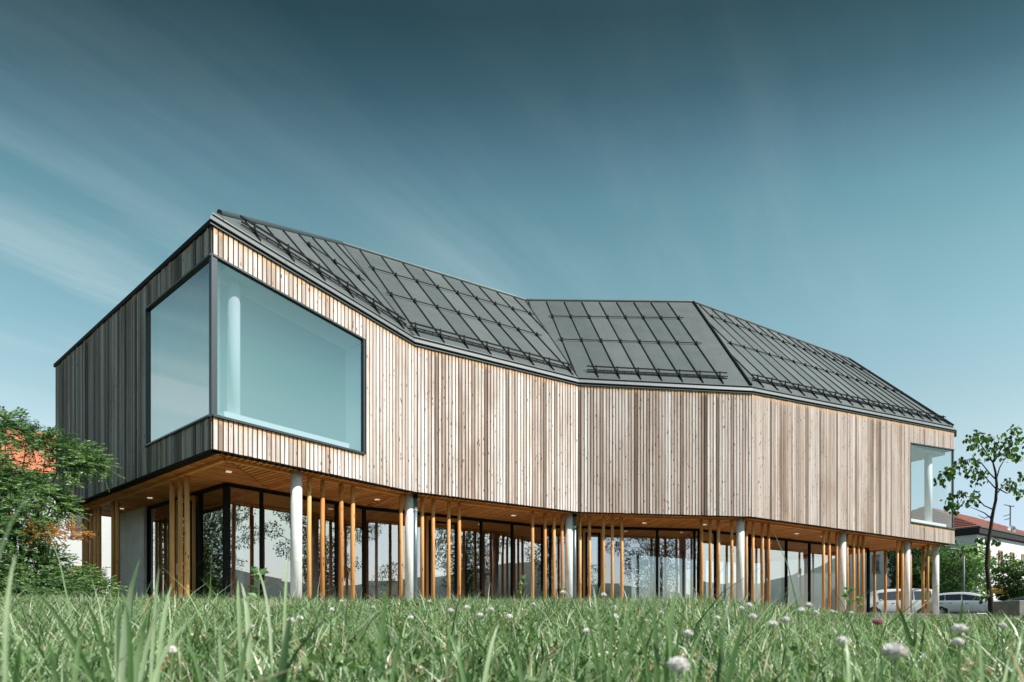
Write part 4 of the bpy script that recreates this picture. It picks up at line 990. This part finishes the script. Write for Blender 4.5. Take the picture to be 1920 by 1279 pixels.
# clipped-looking trees beyond the car park, and those mirrored in the glass
T1 = at(1792, 1140, 45); tree('round_tree', 'bright green bushy tree behind the rear of the silver hatchback', 'tree', (T1.x, T1.y, G), 5.5, 4.3, 34, 8000, .24, 'leaf_bush', .12, .08)
T2 = at(1905, 1140, 46); tree('small_tree', 'dark loose-leaved small tree in front of the white house wall', 'tree', (T2.x, T2.y, G), 4.5, 3.9, 26, 4200, .24, 'leaf', .10, .25)
T3 = at(1694, 1140, 48); tree('conifer', 'dark green conifer beside the pale house, behind the posts', 'tree', (T3.x, T3.y, G), 6.4, 2.8, 26, 5200, .22, 'leaf_dark', .11, .06)
T4 = at(1742, 1140, 50); tree('spreading_tree', 'mid green tree between the conifer and the bright bushy tree', 'tree', (T4.x, T4.y, G), 6.2, 3.6, 22, 5200, .24, 'leaf', .11, .10)
for k, (x, y, h, w, lab) in enumerate([(27, 12.5, 9.5, 7.5, 'tall tree on the lawn, mirrored in the glazing left of the first downpipe'), (11, -10, 9, 7, 'spreading tree on the lawn, mirrored in the middle of the glazing'), (25, 5, 9, 7, 'open lawn tree, mirrored beside the corner mullion'),
                                       (20, -4, 10, 8, 'widest lawn tree, mirrored in the glazing right of the second downpipe'), (-21, 19.5, 6.4, 7, 'broad tree beyond the left end of the building'), (-26, 15, 6.2, 7, 'leafy tree mirrored in the side glazing'), (-21, 13.5, 5.6, 6, 'nearest broad tree off the left end, by the side glazing')]):
    tree('lawn_tree', lab, 'tree', (x, y, float(ground_z(x, y))), h, w, 34, 9000, .17, 'leaf_dark' if k < 4 else 'leaf', .16, .28 if k < 4 else .08, sparse=k < 4)

# young tree in front of the right end
yt = thing('young_tree', 'slender young tree with dark curving trunk and sparse broad leaves at the right edge', 'tree', (at(1857, 1150, 10).x, 10, gz(7.8, 10)))
def Q(px, py, Y=10.0): return at(px, py, Y)
tb = MB(); tb.tube([Q(1860, 1190), Q(1857, 1122), Q(1853, 1090), Q(1850, 1060), Q(1852.5, 1020), Q(1857, 995), Q(1861, 965), Q(1867, 938), Q(1869, 910), Q(1866.5, 885), Q(1862, 868), Q(1868, 845), Q(1874, 820)],
                       [.046, .038, .033, .030, .028, .026, .024, .022, .020, .016, .012, .008, .004], 10); tb.build('trunk', M['bark'], yt, smooth=True)
brs = [[(1867, 916), (1855, 903), (1846, 893), (1832, 885), (1815, 880)], [(1869, 926, ), (1878, 914), (1890, 902), (1905, 905)], [(1861, 955), (1845, 948), (1834, 936), (1818, 932), (1800, 928), (1784, 940)], [(1858, 972), (1846, 962), (1830, 955), (1812, 948)],
       [(1866, 898), (1856, 888), (1840, 868), (1822, 860), (1800, 866), (1780, 880), (1765, 900)], [(1868, 900), (1874, 878), (1884, 860), (1896, 850), (1912, 846)], [(1862, 868), (1850, 850), (1838, 832), (1828, 818), (1815, 822)], [(1864, 866), (1872, 850), (1890, 822), (1904, 806)],
       [(1850, 1042), (1838, 1034), (1822, 1031), (1800, 1033)], [(1855, 1005), (1846, 1009), (1838, 1010)], [(1856, 1004), (1868, 1010), (1876, 1014)], [(1859, 967), (1846, 972), (1834, 966)], [(1869, 915), (1888, 925), (1905, 915), (1918, 924)]]
for bpts in brs:
    dy = random.uniform(-.45, .45); n_ = len(bpts); b_ = MB(); b_.tube([Q(p[0], p[1], 10 + dy * (i / (n_ - 1))) for i, p in enumerate(bpts)], [.011 - .008 * i / (n_ - 1) for i in range(n_)], 5); b_.build('branch', M['bark'], yt, smooth=True)
CL = [(1765, 900, 8, 9), (1775, 885, 9, 11), (1790, 875, 10, 11), (1802, 866, 9, 8), (1830, 815, 10, 11), (1822, 830, 9, 8), (1845, 830, 12, 13), (1860, 822, 10, 9), (1872, 840, 13, 14), (1890, 820, 12, 10), (1903, 805, 8, 7), (1910, 830, 12, 12), (1885, 850, 9, 8), (1900, 855, 10, 8),
      (1815, 877, 10, 9), (1830, 893, 12, 13), (1845, 888, 7, 6), (1775, 942, 7, 8), (1789, 930, 7, 6), (1800, 925, 7, 6), (1812, 930, 7, 6), (1822, 941, 7, 5), (1786, 953, 7, 6), (1798, 945, 6, 4), (1830, 926, 7, 5), (1892, 905, 9, 8), (1905, 911, 10, 9), (1915, 890, 7, 5), (1915, 925, 7, 6),
      (1838, 1010, 4, 4), (1850, 1012, 4, 3), (1872, 1014, 6, 4), (1800, 1036, 5, 5), (1812, 1033, 7, 7), (1827, 1031, 5, 4), (1820, 862, 10, 8), (1850, 853, 9, 7), (1843, 1120, 7, 6), (1852, 1108, 5, 3)]
lv = None
for cx_, cy_, r_, n_ in CL:
    for k in range(n_):
        a_, q_ = random.uniform(0, 6.283), math.sqrt(random.random()) * r_ * 1.35; p = Q(cx_ + math.cos(a_) * q_, cy_ + math.sin(a_) * q_ * .8, 10 + random.uniform(-.4, .4))
        if lv is None:
            vs = [(0, 0, 0), (.024, .016, .006), (.031, .040, .008), (.018, .066, .004), (0, .088, -.006), (-.018, .066, .004), (-.031, .040, .008), (-.024, .016, .006), (0, .04, -.004)]
            lm = MB(); lm.add(vs, [(0, 1, 8), (1, 2, 8), (2, 3, 8), (3, 4, 8), (4, 5, 8), (5, 6, 8), (6, 7, 8), (7, 0, 8)], .45); lv = lm.build('leaf', M['leaf'], None)
            lm2 = lv.data.copy(); lm2.attributes['rnd'].data.foreach_set('value', np.full(9, .85, np.float32)); lm3 = lv.data.copy(); lm3.attributes['rnd'].data.foreach_set('value', np.full(9, .18, np.float32)); o = lv
        else: o = lv.copy(); COL.objects.link(o)
        o.data = random.choice([lv.data, lv.data, lm2, lm3, lm3]) if o is not lv else lv.data
        o.parent = yt; o.matrix_parent_inverse = world_of(yt).inverted(); o.location = p
        o.rotation_euler = (random.uniform(-2.2, -.6), random.uniform(-.6, .6), random.uniform(0, 6.283)); o.scale = [random.uniform(.75, 1.15)] * 3

lc = []; 
for cx_, cy_, r_, n_ in CL:
    for k in range(int(n_ * 1.5)):
        a_, q_ = random.uniform(0, 6.283), math.sqrt(random.random()) * r_ * 1.9; lc.append(tuple(Q(cx_ + math.cos(a_) * q_, cy_ + math.sin(a_) * q_ * .8, 10 + random.uniform(-.5, .5))))
nl_ = len(lc); D = unit(nl_) * .7 + np.array([0, 0, -.8]); leaf_quads('leaves', np.array(lc), D, rng.uniform(.055, .09, nl_), .05, rng.uniform(.05, .95, nl_), M['leaf'], yt, kind='stuff', fold=.15)
# large feathery bush at the left edge, built from leafy sprays
def sprays(clumps, per, leaflets, ll, lw, reach, droop=(-.25), bias=(0.35, -0.2, 0)):
    Pn, Dn, rn = [], [], []
    for (px, py, r_, Y) in clumps:
        c0_ = np.array(at(px, py, Y)); rm_ = r_ / F * Y; cs_ = random.uniform(0, .5)
        for k in range(int(per * r_ / 35)):
            u = unit(1)[0]; st = c0_ + u * rm_ * random.uniform(.1, 1.0) * np.array([1, .8, .9]); d = u * .7 + np.array([bias[0], bias[1], random.uniform(-.1, .45)]) + unit(1)[0] * .35; d /= np.linalg.norm(d)
            side = np.cross(d, [0, 0, 1.0]); side /= np.linalg.norm(side) + 1e-6; L_ = reach * random.uniform(.6, 1.2); tone = min(1, max(0, cs_ + random.uniform(-.05, .5)))
            for j in range(leaflets):
                f = (j + 1) / leaflets; p = st + d * L_ * f + np.array([0, 0, droop * L_ * f * f])
                for sg_ in (-1, 1): Pn.append(p); Dn.append(d * .55 + side * sg_ * (1.0 - .3 * f) + np.array([0, 0, -.22]) + unit(1)[0] * .18); rn.append(min(1, max(0, tone + random.uniform(-.12, .12))))
    return np.array(Pn), np.array(Dn), np.array(rn)
bs = thing('feathery_bush', 'large feathery green bush overhanging the left end of the timber wall', 'bush', (-9.6, 12.3, gz(-9.6, 12.3)))
BC = [(8, 800, 34, 12.4), (50, 822, 20, 12.6), (88, 830, 22, 12.6), (125, 848, 30, 12.8), (160, 862, 26, 12.9), (184, 874, 13, 12.9), (125, 880, 22, 12.8), (-20, 860, 45, 12.2), (8, 905, 40, 12.2), (60, 915, 34, 12.4), (95, 935, 28, 12.6), (122, 955, 22, 12.8), (30, 960, 50, 12.2),
      (-15, 1000, 55, 12), (45, 1020, 45, 12.3), (80, 990, 25, 12.4), (90, 1050, 32, 12.5), (30, 1085, 60, 12), (100, 1085, 42, 12.3), (150, 1095, 36, 12.4), (192, 1108, 22, 12.4), (70, 1125, 50, 11.8), (0, 1130, 60, 11.6), (140, 1128, 40, 12.0), (-60, 950, 80, 12), (-60, 1060, 80, 12)]
Pn, Dn, rn = sprays(BC, 115, 9, .05, .014, .30)
leaf_quads('foliage', Pn, Dn, .075 * rng.uniform(.7, 1.2, len(Pn)), .026, rn, M['leaf_bush'], bs)
Pn, Dn, rn = sprays([(70, 1003, 20, 12.1), (105, 1002, 18, 12.1), (135, 1000, 15, 12.1), (158, 1001, 8, 12.1), ], 60, 6, .05, .014, .16, droop=-.1)
leaf_quads('orange_foliage', Pn, Dn, .055, .02, rn, M['leaf_orange'], bs)
st_ = MB()
for (px, py, r_, Y) in BC:
    a = Vector((-9.9 + random.uniform(-.5, .5), 12.4, gz(-9.6, 12.3))); c = at(px, py, Y); st_.tube([a, a.lerp(c, .5) + Vector((-.15, 0, .2)), c], [.03, .018, .006], 5)
st_.build('stems', M['bark_pale'], bs, smooth=True)

# ================================================================ GRASS
M['grass'] = attr_leaf('grass_blade', [(0, (.015, .045, .012)), (.25, (.07, .155, .045)), (.5, (.22, .36, .145)), (.7, (.42, .56, .31)), (.88, (.74, .80, .60)), (.93, (.85, .82, .68)), (1, (.55, .34, .17))], .38, .38, .6, (1.1, 1.3, .8))
M['clover'] = attr_leaf('clover_leaf', [(0, (.06, .12, .045)), (.6, (.15, .25, .10)), (1, (.28, .40, .20))], .35, .45)
def field(n, y0, y1, dens_near=False):
    Y = np.sqrt(rng.uniform(y0 ** 2, y1 ** 2, n)); X = rng.uniform(-1, 1, n) * (Y * .90 + .15); return X, Y
def blades(name, X, Y, hgt, wid, lean, mat, kind='stuff', rnd=None, seg=3):
    n = len(X); Z = ground_z(X, Y); a = rng.uniform(0, 2 * math.pi, n); da = np.stack([np.cos(a), np.sin(a), np.zeros(n)], 1)
    fa = rng.uniform(0, math.pi, n); sd = np.stack([np.cos(fa), np.sin(fa) * .6, np.zeros(n)], 1); base = np.stack([X, Y, Z - .01], 1)
    vs = []
    for k in range(seg):
        f = k / seg; c = base + da * (lean * hgt * f * f)[:, None] + np.array([0, 0, 1]) * (hgt * (f - .25 * lean * f * f))[:, None]; w = (wid * (1 - f ** 1.8) * .5)[:, None]
        vs += [c - sd * w, c + sd * w]
    vs.append(base + da * (lean * hgt)[:, None] + np.array([0, 0, 1]) * (hgt * (1 - .25 * lean))[:, None])
    nv = 2 * seg + 1; v = np.stack(vs, 1).reshape(-1, 3); pat = []
    for k in range(seg - 1): a0 = 2 * k; pat += [a0, a0 + 1, a0 + 3, a0, a0 + 3, a0 + 2]
    pat += [2 * seg - 2, 2 * seg - 1, 2 * seg]
    idx = (np.arange(n)[:, None] * nv + np.array(pat)).ravel(); rnd = rng.beta(2.2, 2.2, n) * .9 if rnd is None else rnd
    return fast_mesh(name, v, idx, 3, np.repeat(rnd, nv), M[mat], kind=kind)
X1, Y1 = field(46000, .35, 2.8); X2, Y2 = field(95000, 2.8, 7.0); X3, Y3 = field(120000, 7.0, 13.5)
keep = (X3 < 12); X3, Y3 = X3[keep], Y3[keep]
X = np.concatenate([X1, X2, X3]); Y = np.concatenate([Y1, Y2, Y3]); n = len(X)
patch = np.sin(X * 2.3 + 1.7 * np.sin(Y * 1.9)) * np.cos(Y * 2.9 + X) * .5 + .5
h = rng.gamma(6, .0125, n) * (.72 + .55 * patch); w = np.where(Y < 2.8, .0050, np.where(Y < 7, .0062, .0085)) * rng.uniform(.7, 1.4, n)
h = np.where(Y < 1.0, h * .85, h); h = h * np.where(Y > 3, .80, 1.0) * (1 - .45 * sm((X / np.maximum(Y, .5) - .42) / .2) * (Y > 3));  tall = (rng.random(n) < .03) & (Y > 1.4); h[tall] = np.maximum(h[tall], .08) * rng.uniform(1.4, 2.3, tall.sum())
rn = np.clip(rng.beta(1.2, 1.25, n) * .84 + patch * .08, 0, .88); dry = rng.random(n) < .09; rn[dry] = rng.uniform(.90, 1, dry.sum())
grass = blades('grass', X, Y, h, w, rng.uniform(.15, 1.0, n), 'grass', rnd=rn)
# clover ground cover
nc = 34000; Xc, Yc = field(nc, .6, 9.0); cpk = (np.sin(Xc * 1.7 + 2) + np.cos(Yc * 2.2 + Xc) + rng.normal(0, .6, nc)) > .1; Xc, Yc = Xc[cpk], Yc[cpk]; nc = len(Xc)
Zc = ground_z(Xc, Yc) + rng.uniform(.02, .075, nc); pts = []; drs = []; th0 = rng.uniform(0, 6.28, nc)
for k in range(3):
    t = th0 + k * 2.094; pts.append(np.stack([Xc, Yc, Zc], 1)); drs.append(np.stack([np.cos(t), np.sin(t), rng.uniform(-.2, .5, nc)], 1))
o = leaf_quads('clover', np.concatenate(pts), np.concatenate(drs), np.tile(.014 + .004 * rng.random(nc), 3), np.tile(.013 + .003 * rng.random(nc), 3), rng.random(nc * 3), M['clover'], kind='stuff', fold=.1)
# withered clover heads and straw bits
nb = 2400; Xb, Yb = field(nb, 1.0, 9.0); Pb = []; 
for k in range(6): Pb.append(np.stack([Xb + rng.normal(0, .004, nb), Yb + rng.normal(0, .004, nb), ground_z(Xb, Yb) + .06 + rng.normal(0, .006, nb)], 1))
M['withered'] = attr_leaf('withered_petals', [(0, (.30, .15, .06)), (.4, (.55, .34, .16)), (1, (.85, .74, .58))], .2, .8, .3, (1, .95, .85))
leaf_quads('withered_heads', np.concatenate(Pb), unit(nb * 6) + np.array([0, 0, -.4]), .011, .006, rng.random(nb * 6), M['withered'], kind='stuff')

# tall foreground tufts: every blade given by its base and tip
def tuft(label, Yt, bl, tone=.5):
    b0_ = at(bl[0][0], bl[0][1], Yt); t = thing('grass_tuft', label, 'grass tuft', (b0_.x, Yt, gz(b0_.x, Yt)), 'tall grass tufts in the foreground')
    for (bx_, by_, tx_, ty_, wpx, bend) in bl:
        dy = random.uniform(-.05, .05); tip = at(tx_, ty_, Yt + dy); base = at(bx_, by_, Yt); gx = gz(base.x, base.y)
        root = Vector((base.x + (base.x - tip.x) * .2, base.y, gx - .01)); w_ = wpx / F * Yt; v = []; ns = 9
        ctrl = Vector((base.x, base.y, base.z)) + Vector((bend * w_ * 3, 0, (tip.z - base.z) * .55)) 
        for k in range(ns):
            f = k / (ns - 1); p = root * (1 - f) ** 2 + ctrl * 2 * f * (1 - f) + tip * f * f; ww = w_ * .5 * min(1, .55 + f * 1.6) * (1 - f ** 3.2) + .0003
            tw = math.sin(f * 1.4 + bend) * .35; sx = Vector((math.cos(tw), math.sin(tw) * .8, 0)); v += [p - sx * ww, p + Vector((0, .25 * ww, -.15 * ww)), p + sx * ww]
        fs = []
        for k in range(ns - 1): a0 = 3 * k; fs += [(a0, a0 + 1, a0 + 4, a0 + 3), (a0 + 1, a0 + 2, a0 + 5, a0 + 4)]
        MB().add(v, fs, min(.88, max(0, tone + random.uniform(-.15, .15)))).build('blade', M['grass'], t, smooth=True)
tuft('long drooping blade leaning left in the nearest tuft at lower left', .75, [(195, 1262, 48, 1094, 15, -1.0), (215, 1262, 155, 1120, 9, -.4), (240, 1270, 235, 1130, 11, .3)], .4)
tuft('tuft with the tall pale upright blade against the grey concrete wall', .85, [(238, 1250, 262, 1048, 13, -.3), (250, 1250, 280, 1146, 11, .3), (262, 1250, 312, 1113, 8, .4), (275, 1255, 365, 1156, 9, .8), (230, 1250, 225, 1128, 12, -.4), (285, 1255, 298, 1066, 6, .1), (292, 1255, 322, 1095, 9, .2)], .72)
tuft('dark broad blade crossing the lower left, with a thin blade leaning right', .62, [(520, 1300, 546, 1150, 19, .1), (505, 1275, 629, 1152, 8, .6)], .02)
tuft('pair of upright blades left of the middle of the lawn', 1.0, [(712, 1250, 728, 1098, 8, .1), (722, 1250, 700, 1170, 7, -.3), (733, 1250, 760, 1160, 8, .5)], .45)
tuft('fan of blades in front of the second downpipe', .9, [(1135, 1262, 1112, 1098, 7, -.3), (1140, 1262, 1152, 1108, 9, .2), (1150, 1262, 1193, 1106, 8, .5), (1128, 1262, 1098, 1150, 7, -.5), (1160, 1262, 1222, 1140, 8, .7)], .45)
tuft('dense clump of wide blades right of the middle', .8, [(1235, 1270, 1222, 1103, 10, -.1), (1245, 1270, 1268, 1098, 13, .2), (1255, 1270, 1290, 1120, 8, .4), (1225, 1270, 1190, 1150, 8, -.5), (1262, 1270, 1248, 1140, 11, 0), (1270, 1275, 1330, 1160, 8, .8)], .4)
tuft('broad blade with a yellowed tip leaning right', .7, [(1352, 1285, 1403, 1155, 15, .4), (1345, 1285, 1368, 1120, 8, .1), (1365, 1285, 1475, 1190, 8, .9)], .3)
tuft('two short dark blades below the last posts', 1.6, [(1712, 1205, 1681, 1132, 11, -.4), (1716, 1205, 1716, 1128, 8, .1), (1722, 1205, 1735, 1165, 7, .4)], .2)
tuft('thin dark blade in front of the hatchback', 1.7, [(1798, 1190, 1806, 1118, 7, .1), (1790, 1190, 1770, 1150, 6, -.3)], .3)
tuft('soft blurred seed stalk at the far left edge', .45, [(2, 1290, 50, 930, 13, -1.9), (10, 1290, 30, 1040, 10, -.6)], .75)
tuft('pale blades in front of the round white column', 1.1, [(452, 1190, 446, 1088, 8, -.2), (462, 1190, 452, 1092, 9, .3), (505, 1190, 480, 1060, 5, .5), (530, 1190, 541, 1030, 5, .2)], .8)
tuft('short pale tuft near the lower right corner', .7, [(1850, 1290, 1835, 1190, 10, -.3), (1870, 1290, 1905, 1200, 9, .6), (1895, 1290, 1918, 1180, 10, .2), (1600, 1300, 1585, 1195, 9, -.2)], .6)
tuft('low crossing blades between the clover heads', .8, [(880, 1290, 838, 1180, 9, -.4), (900, 1290, 935, 1170, 9, .4), (985, 1290, 962, 1195, 10, -.2), (1000, 1290, 1040, 1215, 8, .5), (860, 1290, 862, 1190, 8, 0)], .6)
tuft('green blades near the bottom edge, left of the dark blade', .7, [(420, 1300, 410, 1190, 10, -.1), (440, 1300, 470, 1175, 9, .4), (395, 1300, 350, 1200, 9, -.6), (120, 1300, 90, 1200, 12, -.4), (135, 1300, 150, 1185, 10, .2), (30, 1300, 40, 1200, 10, 0)], .55)

# clover flowers
M['petal'] = attr_leaf('clover_petal', [(0, (.50, .36, .24)), (.2, (.90, .83, .78)), (1, (.98, .97, .96))], .12, .7, .3, (1, .97, .95))
M['petal_pink'] = attr_leaf('pink_petal', [(0, (.40, .14, .20)), (1, (.70, .36, .44))], .3, .7, .3, (1, .9, .95))
M['stalk'] = plain('flower_stalk', (.13, .20, .07), .6)
def flower(px, py, Y, label, r=.0105, mat='petal', group='white clover heads in the lawn', cat='flower'):
    c = at(px, py, Y); g_ = gz(c.x, c.y); g_ = min(g_, c.z - .015); t = thing('clover_flower', label, cat, (c.x, c.y, g_), group)
    n_ = 190; u = unit(n_); u[:, 2] = np.abs(u[:, 2]) * 1.1 - .25; rn_ = np.clip((u[:, 2] + .35) * 2.2, 0, 1) * rng.uniform(.75, 1, n_)
    leaf_quads('flower_head', np.array(c) + u * r * .35, u + np.array([0, 0, .35]) + unit(n_) * .15, r * rng.uniform(.6, .95, n_), r * .34, rn_, M[mat], t)
    core = []; cf = []
    for a_ in range(5):
        for b_ in range(8):
            el = -math.pi / 2 + math.pi * a_ / 4; core.append((c.x + math.cos(el) * math.cos(b_ * .785) * r * .72, c.y + math.cos(el) * math.sin(b_ * .785) * r * .72, c.z + math.sin(el) * r * .62 + r * .12))
    for a_ in range(4):
        for b_ in range(8): cf.append((a_ * 8 + b_, a_ * 8 + (b_ + 1) % 8, (a_ + 1) * 8 + (b_ + 1) % 8, (a_ + 1) * 8 + b_))
    MB().add(core, cf, .8).build('flower_centre', M[mat], t, smooth=True)
    MB().tube([(c.x + random.uniform(-.01, .01), c.y, g_ - .01), (c.x, c.y, (g_ + c.z) / 2), (c.x, c.y, c.z - .002)], .0011, 5).build('stem', M['stalk'], t)
flower(1678, 1226, .62, 'largest white clover head, low in the right foreground', .0115)
flower(1272, 1252, .60, 'blurred pale clover head at the bottom, right of the middle clump', .0105)
flower(1800, 1182, .95, 'flat white clover head in front of the hatchback, below the young tree')
flower(1797, 1206, .9, 'small creamy clover head just under the flat white one', .008)
flower(1645, 1168, 1.5, 'single pink clover head between the right posts', .0115, 'petal_pink', group=None)
flower(1152, 1158, 1.6, 'drooping clover head below the second downpipe, with browned lower petals')
LMK = [(262, 'the concrete wall'), (345, 'the three left posts'), (423, 'the black corner mullion'), (490, 'the second mullion'), (555, 'the nearest white column'), (605, 'the second post'), (661, 'the fourth post'), (715, 'the mullion'), (778, 'the first downpipe'), (841, 'the wood-framed door'), (920, 'the wide pane'),
       (998, 'the post after the wide pane'), (1053, 'the post left of the second downpipe'), (1105, 'the second door'), (1165, 'the last post of that group'), (1232, 'the mullion between post groups'), (1315, 'the post group left of the middle column'), (1388, 'the middle column'), (1441, 'the post right of the middle column'), (1517, 'the glazing end'),
       (1579, 'the column in the dense post group'), (1650, 'the end posts'), (1700, 'the last but one column'), (1748, 'the last column'), (1858, 'the young tree')]
for k, (px, py, Y) in enumerate([(1150, 1140, 1.8), (1055, 1112, 2.0), (1132, 1117, 2.1), (1503, 1146, 1.5), (1516, 1136, 1.7), (1390, 1142, 1.7), (1404, 1136, 1.8), (1412, 1158, 1.5), (545, 1165, 1.7), (562, 1160, 1.8), (622, 1144, 2.0), (876, 1141, 1.9), (920, 1144, 1.9), (845, 1146, 2.1), (900, 1155, 1.8),
                                 (955, 1158, 1.6), (1473, 1164, 1.3), (1530, 1150, 1.8), (1560, 1148, 2.2), (1596, 1150, 2.2), (1345, 1160, 1.7), (320, 1222, .9), (700, 1140, 2.4), (770, 1160, 1.9), (470, 1178, 1.5), (1100, 1185, 1.4), (1210, 1165, 1.8), (1240, 1150, 2.0), (805, 1128, 3.0), (640, 1128, 3.0), (1000, 1134, 2.8), (1450, 1172, 1.4), (1580, 1205, 1.0), (1880, 1175, 1.4), (1290, 1190, 1.2)]):
    lm_ = min(LMK, key=lambda q: abs(q[0] - px)); dx_ = px - lm_[0]; side_ = 'straight below' if abs(dx_) < 9 else ('just left of' if dx_ < 0 else 'just right of')
    flower(px, py, Y, ('low' if py > 1168 else 'mid-lawn' if py > 1150 else 'upper' if py > 1135 else 'topmost') + ' small white clover head ' + side_ + ' ' + lm_[1], random.uniform(.008, .0105))
# taller leafy weeds standing above the lawn
def weed(px, py, Y, hp, label):
    b_ = at(px, py, Y); g_ = gz(b_.x, Y); t = thing('leafy_weed', label, 'weed', (b_.x, Y, g_)); tp_ = at(px + random.uniform(-4, 4), py - hp, Y)
    MB().tube([(b_.x, Y, g_ - .01), b_.lerp(tp_, .5), tp_], [.0016, .0014, .0008], 5).build('stem', M['stalk'], t)
    n_ = 16; f = rng.uniform(.3, 1.05, n_); Pw = np.array([tuple(b_.lerp(tp_, float(x))) for x in f]); D = unit(n_); D[:, 2] = abs(D[:, 2]) * .8; leaf_quads('leaves', Pw, D, hp / F * Y * .30, hp / F * Y * .16, rng.uniform(.5, 1, n_), M['clover'], t)
weed(978, 1130, 3.0, 46, 'pale green leafy weed above the lawn left of the second downpipe')
weed(1590, 1150, 2.2, 44, 'bright green broad-leaved weed in front of the right posts')
weed(715, 1130, 3.0, 20, 'small leafy weed below the first posts')
weed(1612, 1150, 2.4, 30, 'second leafy weed right of the bright broad-leaved one')
weed(484, 1150, 2.0, 75, 'thin budding weed stalk in front of the corner glazing')
